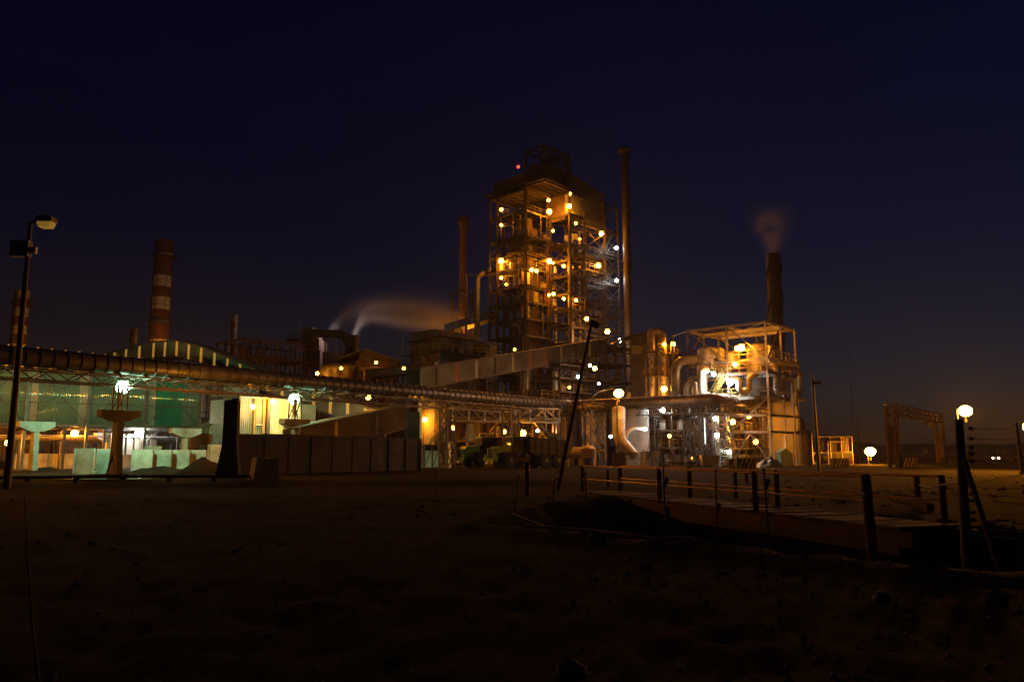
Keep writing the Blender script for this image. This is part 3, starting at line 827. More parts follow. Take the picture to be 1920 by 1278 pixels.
T_pillar(PZ(60, 67), 4.3, 'leftmost hammerhead pillar, half lit, beside the leaning light pole', trestle=False)
T_pillar(PZ(197, 84), 3.75, 'short pale hammerhead pillar behind the concrete wall blocks', trestle=False, w_=2.5, shaft=.8)
T_pillar(PZ(343, 76), 4.0, 'pale hammerhead pillar at the shed corner behind the wall blocks', trestle=False, w_=2.8, shaft=.8)

def pier(px, d, ztop, w_, label):
    p = PZ(px, d); t = Thing('concrete_pier', label, 'pier', p)
    M = Matrix.Translation(p) @ Matrix.Rotation(SITE - .75, 4, 'Z')
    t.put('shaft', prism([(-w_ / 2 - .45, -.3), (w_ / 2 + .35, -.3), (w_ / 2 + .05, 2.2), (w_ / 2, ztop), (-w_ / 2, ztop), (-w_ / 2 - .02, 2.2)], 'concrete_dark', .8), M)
    for s in (-.3, 0, .3): t.rod('starter_bar', p + Vector((s, 0, ztop)), p + Vector((s, 0, ztop + .25)), .02, 'rusty', 6)
    return t
pier(429, 57.5, Z(750, 57.5), .95, 'tall dark concrete pier at the left end of the long dark wall')
pier(774, 78.5, Z(772, 78.5), 1.15, 'dark concrete pier at the right end of the long wall')
def long_wall():
    a = PZ(441, 59.5); b = PZ(786, 78.6); t = Thing('retaining_wall', 'long low unlit concrete wall between the two dark piers', 'wall', (a + b) / 2)
    d = (b - a).normalized(); L = (b - a).length; n = 9; ang = math.atan2(d.y, d.x)
    for i in range(n):
        c = a.lerp(b, (i + .5) / n); zt = Z(812 + 10 * (i + .5) / n, c.y)
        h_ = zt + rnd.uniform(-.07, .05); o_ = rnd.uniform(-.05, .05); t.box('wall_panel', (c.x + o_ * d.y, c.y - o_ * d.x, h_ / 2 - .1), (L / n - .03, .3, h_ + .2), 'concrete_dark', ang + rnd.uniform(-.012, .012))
    for i in range(n + 1):
        c = a.lerp(b, i / n); t.box('panel_joint', (c.x + .12 * d.y, c.y - .02, 1.45), (.02, .3, 2.9), 'concrete_dark', ang)
long_wall()

# precast wall blocks lit green
def L_block(px0, px1, d, ytop, label, group='pale precast wall blocks'):
    p = PZ((px0 + px1) / 2, d); wd = (px1 - px0) / F_PX * d; h = Z(ytop, d)
    t = Thing('wall_block', label, 'wall block', p, group)
    ang = rnd.uniform(-.06, .06)
    t.box('upright', p + UP * (h / 2 - .1), (wd, .22, h + .2), 'concrete', ang)
    t.box('foot', p + Vector((0, .7, .1)), (wd, 1.2, .25), 'concrete', ang)
    t.box('edge_rib', p + Vector((-wd / 2 + .07, -.13, h / 2)), (.10, .05, h - .1), 'concrete', ang)
for a, b, d, y, lab in ((137, 174.5, 63.5, 840, 'stained teal wall block at the left end of the row, beside the lit sand'), (180, 214, 64, 841, 'pale green wall block left of the dark pillar shaft'),
                        (246, 285, 66, 842, 'pale wall block just right of the dark pillar shaft'), (286, 320, 66.6, 843, 'wall block with a horizontal joint, second from the dark pillar shaft'),
                        (321, 354, 67.2, 843, 'yellowish wall block, third from the dark pillar shaft'), (355, 385, 67.8, 843, 'most yellow wall block, streaked with damp, before the tall green one'),
                        (388, 413, 66, 833, 'tall green wall block leaning against the dark pier'), (268, 300, 74, 836, 'wall block set back behind the pale row')):
    L_block(a, b, d, y, lab)
def heap(name, label, c, rx, ry, h, m='ground_dirt', seed=1, cat='heap', lump=.35):
    v = []; f = []; n = 22
    for i in range(n):
        for j in range(n):
            x = -1 + 2 * i / (n - 1); y = -1 + 2 * j / (n - 1); r = math.hypot(x, y)
            z = max(0, 1 - r) ** .9 * h * (1 + lump * noise.noise(Vector((x * 3, y * 3, seed)))) + (.08 * noise.noise(Vector((x * 9, y * 9, seed))) if r < 1 else 0) - .15
            v.append((c[0] + x * rx, c[1] + y * ry, z))
    for i in range(n - 1):
        for j in range(n - 1): a = i * n + j; f.append((a, a + n, a + n + 1, a + 1))
    o = bpy.data.objects.new(name, newmesh(name, v, f, m, True)); LINK(o); tag(o, label, cat); return o
heap('spoil_heap', 'dark heap of spoil against the green wall block by the pier', PZ(385, 63), 2.6, 1.6, 1.5)
heap('spoil_heap', 'low sandy heap in front of the pale wall blocks', PZ(300, 64.6), 4.5, 1.2, .75, seed=4)
heap('sand_heap', 'low bank of pale sand under the left shed', PZ(95, 68), 5, 3.5, .6, seed=9)

# ------------------------------------------------------------------ green sheeted shed on the left
def shed():
    A = PZ(-90, 74); B = PZ(367, 86.8); d = (B - A); d.z = 0; L = d.length; d.normalize()
    nrm = Vector((d.y, -d.x, 0)); ang = math.atan2(d.y, d.x)
    t = Thing('green_shed', 'raised shed with a shiny green corrugated wall that mirrors the floodlights', 'shed', (A + B) / 2)
    z0 = 4.55; z1 = 10.6; n = 24; w_ = L / n
    for i in range(n):
        c = A + d * (i * w_); px = 960 + F_PX * c.x / c.y
        m = 'sheet_green' if px < 275 else ('sheet_emerald' if px < 326 else 'sheet_green')
        if i in (6, 11, 18): m = 'sheet_pale'
        t.sheet('wall_sheet', c + UP * (z0 + rnd.uniform(-.03, .03)), d, w_, z1 - z0, m, .19, .05, wave=True, tilt=rnd.uniform(-.012, .012))
        t.box('roof_sheet', c + d * (w_ / 2) - nrm * 4 + UP * (z1 + .35), (w_ - .02, 8.6, .08), 'cladding_olive', ang, Matrix.Rotation(-.06, 4, 'X'))
    for z in (z0 - .12, z0 + 2.1, z0 + 4.0): t.bar('rail', A + nrm * .08 + UP * z, B + nrm * .08 + UP * z, .1 if z > z0 else .26, 'steel')
    for i in range(0, n + 1, 6):
        c = A + d * (i * w_) + nrm * .12
        t.bar('column', c, c + UP * z1, .26, 'steel_grey', ibeam=True)
    c = B + nrm * .14; t.bar('column', c, c + UP * z1, .3, 'steel_grey', ibeam=True)
    for i in range(0, n, 6):
        c = A + d * (i * w_) + nrm * .14; e = A + d * ((i + 6) * w_) + nrm * .14
        t.bar('diagonal_tie', c + UP * z1, e + UP * z0, .07, 'steel'); t.bar('diagonal_tie', c + UP * z0, e + UP * z1, .05, 'steel')
    # undercroft: floor beams, posts, back wall
    for k in range(4):
        q = -nrm * (1 + 3 * k)
        t.bar('floor_beam', A + q + UP * (z0 - .3), B + q + UP * (z0 - .3), .2, 'steel', .3)
        for i in range(2, n, 4):
            c = A + d * (i * w_) + q
            t.bar('post', c, c + UP * (z0 - .4), .2, 'steel', ibeam=True)
            if k < 3:
                t.bar('cross_beam', c + UP * (z0 - .5), c - nrm * 3 + UP * (z0 - .5), .16, 'steel')
                if i % 8 == 2: t.bar('knee_brace', c + UP * 2.6, c + d * 1.6 + UP * (z0 - .5), .09, 'steel')
    for i in range(n):
        c = A + d * (i * w_) - nrm * 13
        if i % 7 != 3: t.box('back_board', c + d * (w_ / 2) + UP * (z0 / 2 + (.5 if i % 3 else .2)), (w_ - .04, .12, z0 - .6 - (.5 if i % 3 == 0 else 0)), 'panel_brown' if i % 4 else 'cladding_brown', ang)
    for z in (1.4, 2.7): t.bar('back_rail', A - nrm * 12.85 + UP * z, B - nrm * 12.85 + UP * z, .12, 'steel')
    for i in range(10):
        c = A + d * (6 + i * 1.5) - nrm * 6
        t.box('low_wall', c + UP * .75, (1.46, .25, 1.7), 'concrete', ang)
    for i in range(4): t.rod('hanging_pipe', A + d * 3 - nrm * (2 + i) + UP * (3.4 - .15 * i), B - nrm * (2 + i) + UP * (3.4 - .15 * i), .09, 'steel_grey', 8)
    for i in range(6):
        c = B - d * 5 - nrm * (2 + i * .1); t.box('hopper_plate', c + d * (.8 * i - 3) + UP * 2.6, (.76, .1, 2.2), 'cladding_brown', ang + .5)
shed()

# ------------------------------------------------------------------ covered conveyors
strip_lit = emit('skylight_lit', (1.0, .50, .06), .28, (.5, .4, .2))
strip_dim = mat('skylight_dull', (.45, .38, .2), .35, 0, .3, .8, 0)
mat('strip_rust', (.30, .11, .04), .7, 0, .5, 1.2, 0)
mat('strip_dark', (.05, .035, .025), .8, 0, .4, 1.2, 0)
def gallery(name, label, pts, w_, h, m, strip, every, pan=1.1, legs=(), open_=False, cat='conveyor', strips=None):
    pts = [Vector(p) for p in pts]
    t = Thing(name, label, cat, (pts[0].x, pts[0].y, 0))
    k = 0
    for p, q in zip(pts[:-1], pts[1:]):
        d = q - p; hd = Vector((d.x, d.y, 0)); L = hd.length; hd.normalize(); sl = d.z / L
        side = Vector((hd.y, -hd.x, 0))
        if side.dot(-p) < 0: flip = True
        else: flip = False
        n = max(1, round(L / pan)); ww = L / n; ang = math.atan2(hd.y, hd.x)
        for i in range(n):
            c = p.lerp(q, i / n); k += 1
            if every and k % every == 0: mm = strip if not strips else rnd.choice(strips)
            else: mm = m
            wd = ww * (.36 if (every and k % every == 0) else 1)
            # near side
            if not flip: t.sheet('cladding_sheet' if mm == m else 'skylight_strip', c + side * (w_ / 2), hd, wd, h, mm, .25, .05, sl)
            else: t.sheet('cladding_sheet' if mm == m else 'skylight_strip', c - side * (w_ / 2) + hd * wd + UP * (sl * wd), -hd, wd, h, mm, .25, .05, -sl)
            if wd < ww:
                if not flip: t.sheet('cladding_sheet', c + side * (w_ / 2) + hd * wd + UP * sl * wd, hd, ww - wd, h, m, .25, .05, sl)
                else: t.sheet('cladding_sheet', c - side * (w_ / 2) + hd * ww + UP * sl * ww, -hd, ww - wd, h, m, .25, .05, -sl)
            far = -side if not flip else side
            mid = p.lerp(q, (i + .5) / n)
            t.put('back_sheet', box_mesh(m), align(p.lerp(q, i / n) + far * (w_ / 2) + UP * h / 2, p.lerp(q, (i + 1) / n) + far * (w_ / 2) + UP * h / 2, .06, h))
            t.put('roof_sheet', box_mesh(m), align(p.lerp(q, i / n) + UP * (h + .12), p.lerp(q, (i + 1) / n) + UP * (h + .12), w_ + .5, .09))
        t.bar('floor_girder', p + UP * -.08, q + UP * -.08, w_ + .1, 'steel', .2)
        t.bar('eaves_girder', p + UP * (h + .02) + (side if not flip else -side) * (w_ / 2 + .1), q + UP * (h + .02) + (side if not flip else -side) * (w_ / 2 + .1), .1, 'steel')
    for f_ in legs:
        i = int(f_); c = pts[i].lerp(pts[min(i + 1, len(pts) - 1)], f_ - i) if i < len(pts) - 1 else pts[-1]
        d = pts[1] - pts[0]; hd = Vector((d.x, d.y, 0)).normalized(); side = Vector((hd.y, -hd.x, 0))
        for s in (-1, 1): t.bar('trestle_leg', Vector((c.x, c.y, 0)) + side * s * (w_ / 2 + .4), c + side * s * (w_ / 2 - .1), .25, 'steel', ibeam=True)
        for z in (.3, .65): t.bar('trestle_strut', Vector((c.x, c.y, c.z * z)) + side * (w_ / 2 + .2), Vector((c.x, c.y, c.z * z)) - side * (w_ / 2 + .2), .14, 'steel')
    return t
dn = UP * 2.0
gallery('arched_conveyor', 'olive humped conveyor gallery with amber skylight strips above the green shed', [P(198, 671, 112) - dn, P(262, 654, 108) - dn, P(302, 645, 106) - dn, P(345, 641, 104) - dn, P(390, 652, 102) - dn, P(440, 672, 100) - dn, P(500, 697, 97) - dn, P(600, 733, 93) - dn, P(712, 770, 89) - dn],
        2.6, 2.0, 'cladding_olive', 'skylight_lit', 2, 1.25, legs=(2.5, 4.0, 5.5, 7.0))
gallery('sloping_conveyor', 'dark corrugated conveyor box rising to the right above the long wall', [PZ(545, 72.6, 1.6), PZ(747, 82, 4.25)], 2.4, 2.25, 'cladding_brown', 'skylight_dull', 5, 1.0, legs=(.5, .95))
gallery('sloping_conveyor', 'long rust streaked conveyor gallery climbing towards the foot of the tower', [PZ(775, 104, Z(729, 104)), PZ(1126, 136, Z(664, 136))], 2.6, 2.55, 'cladding_dusty', 'strip_rust', 3, 1.3, legs=(.3, .55, .8), strips=['strip_rust', 'strip_rust', 'strip_dark', 'strip_rust', 'skylight_dull'])
gallery('sloping_conveyor', 'short olive conveyor with two yellow strips beside the tall pier', [P(345, 846, 79), P(436, 814, 82.5)], 2.2, 1.9, 'cladding_olive', 'skylight_dull', 3, 1.0)

# ------------------------------------------------------------------ yellow lit cladding building and pink wall
def yellow_building():
    o = PZ(443, 76); F = Frame(o.x, o.y)
    t = Thing('clad_building', 'low corrugated building glowing yellow behind the long wall', 'building', F(4, 3))
    zt = Z(747, 77)
    ms = ['cladding_grey', 'cladding_olive', 'cladding_olive', 'cladding_cream', 'cladding_cream', 'skylight_dull', 'cladding_cream', 'cladding_cream', 'cladding_brown', 'cladding_brown']
    for i, m in enumerate(ms):
        t.sheet('wall_sheet', F(i * .86, 0, 0), F.u, .85, zt + (.15 if i < 8 else -.3), m, .21, .05)
    for i in range(6): t.sheet('wall_sheet', F(0, 6 - i, 0), -F.v, .99, zt, 'cladding_grey', .25, .05)
    for i in range(8): t.box('roof_sheet', F(i * 1.08 + .5, 2.8, zt + .35), (1.06, 6.8, .1), 'cladding_olive', F.ang, Matrix.Rotation(.05, 4, 'X'))
    for a in (1.55, 2.5): t.bar('column', F(a, -.2, 0), F(a, -.2, zt), .2, 'rail_yellow', ibeam=True)
    t.bar('column', F(2.95, -.28, 0), F(2.95, -.28, zt + .1), .34, 'steel')
    t.box('window', F(2.05, -.06, zt - 1.5), (.75, .08, 2.0), 'cladding_olive', F.ang)
    t.box('sill', F(2.05, -.12, zt - 2.55), (.9, .2, .1), 'pale_paint', F.ang)
    t.box('door', F(6.9, -.08, 1.05), (.9, .1, 2.1), 'cladding_brown', F.ang)
    t.bar('gutter', F(-.2, -.3, zt + .12), F(8.7, -.3, zt + .12), .16, 'steel_grey')
    for i in range(6): t.bar('fire_escape_bar', F(5.8 + i * .28, -.9, 2.9), F(6.5 + i * .28, -.9, 3.9), .06, 'rail_yellow')
yellow_building()
def pink_wall():
    o = PZ(372, 92); F = Frame(o.x, o.y)
    t = Thing('plain_building', 'plain pinkish windowless wall glowing behind the tall dark pier', 'building', F(3, 3))
    zt = Z(690, 93)
    for k in range(4):
        for i in range(4): t.box('wall_panel', F(.9 + 1.8 * i, .1, zt * (k + .5) / 4), (1.77, .24, zt / 4 - .03), 'plaster_pink' if k > 1 else 'panel_brown', F.ang)
        t.box('side_panel', F(.1, 3.2, zt * (k + .5) / 4), (.2, 6, zt / 4 - .03), 'plaster_pink', F.ang)
    t.box('roof_slab', F(3.6, 3, zt + .1), (7.6, 6.6, .2), 'concrete', F.ang)
    c = F(.9, -1.2); lattice(t, c, 1.4, 1.0, 0, zt - .4, 6, 'steel', F.ang, .12, .06)
    for z in (4.2, 5.4, 6.4): t.box('string_course', F(3.6, -.08, z), (7.2, .12, .12), 'rusty', F.ang)
pink_wall()

# ------------------------------------------------------------------ chimneys
def bands(t, c, r0, r1, z0, z1, cuts):
    # cuts: list of (z, material) from bottom
    zs = [z for z, _ in cuts] + [z1]
    for (za, m), zb in zip(cuts, zs[1:]):
        ra = r0 + (r1 - r0) * (za - z0) / (z1 - z0); rb = r0 + (r1 - r0) * (zb - z0) / (z1 - z0)
        t.put('shaft_band', cyl_mesh(m, 20, round(rb / ra, 3)), align(Vector((c.x, c.y, za)), Vector((c.x, c.y, zb)), ra, ra))
def big_chimney(pxt, pxb, d, ytop, ycuts, rpx, label, base_m='stack_red', platforms=()):
    c = PZ(pxt, d, Z(ytop, d)); c.z = 0
    r1 = rpx / F_PX * d; z1 = Z(ytop, d)
    t = Thing('banded_chimney', label, 'chimney', c)
    cuts = [(0, base_m)] + [(Z(y, d), m) for y, m in ycuts]
    bands(t, c, r1 * 1.18, r1, 0, z1, cuts)
    for y in platforms:
        z = Z(y, d); r = r1 * (1.1)
        t.rod('platform', (c.x, c.y, z), (c.x, c.y, z + .2), r * 1.45, 'steel', 16)
        segs = []
        for i in range(14):
            a = 2 * math.pi * i / 14; b = 2 * math.pi * (i + 1) / 14; q = Vector((c.x + r * 1.42 * math.cos(a), c.y + r * 1.42 * math.sin(a), z + .2)); e = Vector((c.x + r * 1.42 * math.cos(b), c.y + r * 1.42 * math.sin(b), z + .2))
            segs += [(q, q + UP * 1.2, .1), (q + UP * 1.2, e + UP * 1.2, .1)]
        t.mesh('platform_rail', bars_mesh(segs, 'steel'), kind='stuff')
    for s in range(6):
        a = s * math.pi / 3 + .3; e = Vector((math.cos(a), math.sin(a), 0))
        t.bar('vertical_band', c + e * (r1 * 1.19) + UP * 2, c + e * (r1 * 1.02) + UP * (z1 - .5), .14, 'steel')
    n = 9
    for k in range(n): z = z1 * (.35 + .62 * k / n); t.rod('hoop', (c.x, c.y, z), (c.x, c.y, z + .16), r1 * (1.19 - .18 * z / z1), 'steel', 20)
    e = Vector((-1, -.2, 0)).normalized(); t.bar('ladder', c + e * r1 * 1.3 + UP * 5, c + e * r1 * 1.12 + UP * z1, .3, 'steel')
    t.rod('mouth', (c.x, c.y, z1 - .05), (c.x, c.y, z1 + .12), r1 * .86, 'black', 20)
W_ = 'stack_white'; R_ = 'stack_red'
big_chimney(310, 298, 210, 451, [(641, W_), (637, R_), (605, W_), (599, R_), (581, W_), (558, R_), (538, W_), (517, R_), (480, W_), (476, R_)], 15.2, 'tall red chimney with pale bands and two ring platforms behind the humped conveyor', platforms=(483, 608))
big_chimney(43, 30, 230, 545, [(660, W_), (645, R_), (627, W_), (611, R_), (594, W_), (578, R_), (562, W_)], 12.5, 'short far chimney with a white top, half hidden by the light pole', platforms=(570,))
def thin_stack(px, d, ytop, rpx, label, m='steel_grey', helix=True, ybot=None, cap=False, rings=(), turns=3, helr=.08):
    z1 = Z(ytop, d); c = PZ(px, d, z1); c.z = 0; r = rpx / F_PX * d
    z0 = 0
    t = Thing('thin_stack', label, 'stack', c)
    n = 8
    for i in range(n): t.put('shell_ring', cyl_mesh(m, 18), align(Vector((c.x, c.y, z1 * i / n)), Vector((c.x, c.y, z1 * (i + 1) / n - .03)), r, r))
    if helix:
        for s in range(3):
            pts = []
            for i in range(60):
                k = i / 59; a = 2 * math.pi * (turns * k + s / 3); z = z1 * (.3 + .66 * k)
                pts.append(Vector((c.x + (r + helr * .6) * math.cos(a), c.y + (r + helr * .6) * math.sin(a), z)))
            t.mesh('helical_strake', sweep(pts, helr, m, 5))
    if cap:
        t.put('cap_skirt', cyl_mesh(m, 18, 1.9), align(Vector((c.x, c.y, z1 - .5)), Vector((c.x, c.y, z1)), r * 1.05, r * 1.05))
        t.rod('cap_rim', (c.x, c.y, z1), (c.x, c.y, z1 + .45), r * 2.0, m, 18)
    for y in rings:
        z = Z(y, d); t.rod('guide_ring', (c.x, c.y, z), (c.x, c.y, z + .25), r * 1.25, 'steel', 18); t.bar('guide_arm', (c.x, c.y, z + .1), (c.x - r * 2.2, c.y, z + .1), .2, 'steel'); t.box('guide_bracket', (c.x + r * 1.5, c.y, z), (.5, .4, .5), 'steel')
    t.rod('mouth', (c.x, c.y, z1 - .05), (c.x, c.y, z1 + .1), r * .85, 'black', 16)
    return t, c, r, z1
thin_stack(440, 185, 591, 7, 'slim pale stack with spiral fins behind the far open steelwork')
thin_stack(251, 190, 615, 7, 'low slim stack just left of the banded chimney')
thin_stack(1171, 156.5, 284, 7.2, 'tallest slender stack with a wide collar, right of the steel tower', 'steel', False, cap=True, rings=(393, 409, 491, 507, 585, 602))
_t, SM_C, SM_R, SM_Z = thin_stack(1449, 128, 477, 13.5, 'smoking dark stack with spiral fins behind the acid plant', 'stack_dark', True, turns=1.3, helr=.13)
def braced_stack():
    d = 190; z1 = Z(432, d); c = PZ(868.5, d, z1); c.z = 0; r = 7.3 / F_PX * d
    t = Thing('braced_stack', 'rusty stack lit orange in a square lattice cradle left of the tower', 'stack', c)
    n = 9
    for i in range(n): t.put('shell_ring', cyl_mesh('rust_lit', 18), align(Vector((c.x, c.y, z1 * i / n)), Vector((c.x, c.y, z1 * (i + 1) / n - .04)), r, r))
    t.put('hood', cyl_mesh('rust_lit', 8, 1.55), align(Vector((c.x, c.y, z1)), Vector((c.x, c.y, Z(418, d))), r, r)); t.put('hood_top', cyl_mesh('rust_lit', 8, .75), align(Vector((c.x, c.y, Z(418, d))), Vector((c.x, c.y, Z(406, d))), r * 1.55, r * 1.55))
    zc = Z(548, d); lattice(t, c, 4.9, 4.9, Z(760, d), zc, 9, 'steel', R(10), .22, .12)
    t.rod('collar', (c.x, c.y, zc), (c.x, c.y, zc + .5), r * 1.3, 'steel', 16)
braced_stack()

# ================================================================== far left works: dim open steelwork, ducts, gabled hall
def far_steelwork():
    d = 168
    o = PZ(398, d); t = Thing('open_steelwork', 'dim open steel frame building far behind the middle floodlight', 'steelwork', o)
    F = Frame(PZ(447, 160).x, 160)
    zt = Z(632, 160)
    na, nb = 5, 3
    for a in range(na + 1):
        for b in range(nb + 1):
            t.bar('column', F(a * 3.6, b * 4, 0), F(a * 3.6, b * 4, zt - .2 * a), .32, 'furnace_brown')
    for k in range(5):
        z = zt * (1 - .13 * k) - .2
        for a in range(na):
            for b in (0, nb): t.bar('beam', F(a * 3.6, b * 4, z), F((a + 1) * 3.6, b * 4, z), .3, 'furnace_brown')
        for b in range(nb):
            for a in (0, na): t.bar('beam', F(a * 3.6, b * 4, z), F(a * 3.6, (b + 1) * 4, z), .3, 'furnace_brown')
            if k % 2 == 0: t.bar('beam', F(b * 4.5, 0, z), F(b * 4.5, 12, z), .22, 'furnace_brown')
        t.bar('pipe_run', F(-1, -.5, z - .7), F(18, -.5, z - .7), .22, 'rusty'); 
        if k: t.box('deck_plate', F(9, 6, z - .3), (17, 11, .1), 'furnace_brown', F.ang)
    for a in range(na):
        t.bar('brace', F(a * 3.6, 0, zt * .6), F((a + 1) * 3.6, 0, zt * .85), .16, 'furnace_brown')
    for i in range(8):
        a, b, k = rnd.uniform(1, 17), rnd.uniform(1, 5), rnd.randint(1, 4)
        z = zt * (1 - .13 * k); t.rod('vessel', F(a, b, z), F(a, b, z + 1.8), rnd.uniform(.5, 1.1), rnd.choice(['furnace_brown', 'steel_grey', 'rusty']), 12)
far_steelwork()
def far_ducts():
    d = 175
    t = Thing('furnace_house', 'dark furnace house with a bridging duct between two towers, steam rising from it', 'building', PZ(620, d))
    zA = Z(655, d)
    def bx(px0, px1, y0, y1, dd, depth, m, nm):
        a, b = PZ(px0, dd), PZ(px1, dd); z0 = Z(y1, dd) if y1 < 845 else 0; z1 = Z(y0, dd)
        return t.box(nm, ((a.x + b.x) / 2, dd + depth / 2, (z0 + z1) / 2), (abs(b.x - a.x), depth, z1 - z0), m, 0)
    bx(560, 590, 634, 850, d, 8, 'furnace_brown', 'tower_block'); bx(556, 577, 613, 634, d + .5, 4, 'rusty', 'tower_head')
    bx(577, 586, 616, 640, d - .3, 5, 'furnace_brown', 'tower_head')
    bx(640, 655, 640, 850, d, 6, 'furnace_brown', 'tower_block'); bx(592, 662, 659, 850, d + 4, 10, 'furnace_brown', 'low_block')
    t.tube('bridging_duct', [P(586, 640, d), P(588, 625, d), P(645, 625, d), P(655, 650, d)], .95, 'furnace_brown', 2.0, 14)
    for px in (596, 610, 614, 622, 627, 636, 640): t.bar('duct_leg', PZ(px, d + 1), PZ(px, d + 1, Z(628, d)), .3 if px in (596, 610) else .16, 'furnace_brown')
    c = P(664, 660, d); t.rod('vent_stack', (c.x, c.y, 0), (c.x, c.y, Z(631, d)), .85, 'furnace_brown', 16)
    for y in (631, 639): z = Z(y, d); t.rod('vent_collar', (c.x, c.y, z), (c.x, c.y, z + .3), 1.25, 'steel', 16)
    segs = []
    for px in range(538, 562, 5): p = P(px, 634, d - 1); segs.append((p, p + UP * 1.3, .12))
    segs.append((P(536, 634, d - 1) + UP * 1.3, P(560, 634, d - 1) + UP * 1.3, .12)); t.mesh('handrail', bars_mesh(segs, 'steel'), kind='stuff')
    a, b = P(535, 636, d - 1), P(562, 636, d - 1); t.box('platform', ((a.x + b.x) / 2, d + 1, a.z), (b.x - a.x, 5, .3), 'steel')
    for px in (556, 563): p = P(px, 613, d); t.rod('aerial', p, p + UP * 1.1, .05, 'steel', 6)
far_ducts()
def gable_hall():
    o = PZ(668, 150); F = Frame(o.x, o.y, 8); t = Thing('gabled_hall', 'dark gabled hall right of the steaming furnace house', 'hall', F(4, 4))
    zr = Z(654, 150); ze = Z(675, 150); zl = Z(660, 150)
    for i in range(9):
        k = i / 9; z = zl + (zr - zl) * min(1, k / .15) if k < .15 else zr + (ze - zr) * (k - .15) / .85
        t.sheet('wall_sheet', F(i * .85, 0, 0), F.u, .84, z - .1, 'furnace_brown', .28, .05)
    t.put('roof_sheet', box_mesh('cladding_olive'), align(F(-4, 6, ze + .3), F(1.0, 6, zr), 12.6, .15)); t.put('roof_sheet', box_mesh('cladding_olive'), align(F(1.0, 6, zr), F(7.9, 6, ze), 12.6, .15))
    # lean-to canopy with posts
    zc = Z(692, 148)
    for a in (1.2, 3.6, 6.4): t.bar('canopy_post', F(a, -3, 0), F(a, -3, zc), .22, 'rail_yellow')
    for b in (-.4, -1.6, -2.8): t.bar('canopy_beam', F(.2, b, zc + .1), F(7, b, zc + .1), .18, 'rail_yellow')
    t.box('canopy_roof', F(3.6, -1.6, zc + .3), (7.2, 3.2, .1), 'cladding_olive', F.ang)
    for a in (1.2, 3.6): t.bar('canopy_brace', F(a, -3, zc - 3), F(a + 2.4, -3, zc), .1, 'rail_yellow')
gable_hall()
def far_vessels():
    for i, (px, r, y, lab) in enumerate(((617, 2.2, 690, 'broad dim vessel in front of the furnace house'), (648, 1.8, 688, 'narrow black vessel right of the dim broad one'))):
        p = PZ(px, 150); t = Thing('vessel', lab, 'vessel', p)
        t.rod('shell', p, p + UP * Z(y, 150), r, 'steel_grey' if i == 0 else 'steel', 18); t.ball('dome', p + UP * Z(y, 150), (r, r, r * .5), 'steel_grey' if i == 0 else 'steel', 0.0, 18)
        for z in (8, 12, 15): t.rod('platform_ring', p + UP * z, p + UP * (z + .15), r * 1.25, 'rusty', 18)
        if i == 0: handrail(t, [p + Vector((-r * 1.2, -r * 1.1, 15)), p + Vector((r * 1.2, -r * 1.1, 15))], 'rail_yellow')
far_vessels()

# ================================================================== brown block with balcony, left of the tower
def brown_block():
    o = PZ(823, 128); F = Frame(o.x, o.y)
    t = Thing('brown_block', 'stained brown building block with a lit wrap-around balcony left of the tower', 'building', F(5, 3))
    z1 = Z(632, 128); zb = Z(660, 128); z2 = Z(616, 128)
    for i in range(7): t.box('wall_panel', F(.96 + 1.92 * i, .15, z1 / 2), (1.88, .3, z1 - .05), 'furnace_brown' if i % 3 else 'cladding_brown', F.ang)
    for i in range(4):
        zz = z1 - .15 * i
        t.box('wall_panel', F(.15, 1.0 + 1.9 * i, zz / 2), (.3, 1.86, zz), 'furnace_brown' if i % 2 else 'cladding_brown', F.ang)
    t.box('upper_storey', F(4.5, 4, (z1 + z2) / 2), (10, 6.5, z2 - z1), 'cladding_brown', F.ang)
    for i in range(6): t.box('roof_plank', F(-.3 + 2.4 * i + 1, 4, z1 + .12), (2.36, 8.4, .16), 'steel', F.ang, Matrix.Rotation(-.04, 4, 'X'))
    t.box('balcony_slab', F(6, -.7, zb), (15.0, 1.4, .22), 'steel', F.ang); t.box('balcony_slab', F(-.7, 3.6, zb), (1.4, 9.5, .22), 'steel', F.ang)
    handrail(t, [F(-1.35, 8.3, zb + .1), F(-1.35, -1.35, zb + .1), F(13.4, -1.35, zb + .1)], 'rail_yellow', 1.2, 1.5, .09)
    for i in range(8): t.bar('balcony_strut', F(.6 + 1.8 * i, 0, zb - 1.4), F(.6 + 1.8 * i, -1.2, zb - .1), .12, 'steel')
    for i in range(4): t.bar('balcony_strut', F(0, .8 + 2 * i, zb - 1.4), F(-1.2, .8 + 2 * i, zb - .1), .12, 'steel')
    t.box('chute', F(-.4, 4.2, zb - 3.2), (1.2, 5.5, 3.4), 'furnace_brown', F.ang, Matrix.Rotation(.25, 4, 'Y'))
    for i in range(5): t.box('balcony_box', F(2.0 + 2.1 * i, -.35, zb + .6), (.8, .5, 1.0), rnd.choice(['pale_paint', 'rusty', 'steel_grey']), F.ang)
    t.bar('lamp_post', F(-1.3, 8.2, zb), F(-1.3, 8.2, zb + 3.4), .09, 'galvanised'); t.bar('lamp_post', F(4, -1.3, zb), F(4, -1.3, zb + 2.9), .09, 'galvanised')
    for i in range(5): t.tube('pipe', [F(2 + i * 2, -.2, 2), F(2 + i * 2, -.2, zb - 2.2 - .5 * i), F(5 + i * 2, -.2, zb - 2.2 - .5 * i)], .14, 'rusty', .5, 8)
    t.box('stain_plate', F(-.05, 1.2, zb - 2.6), (.1, 1.5, 2.2), 'pale_paint', F.ang)
brown_block()
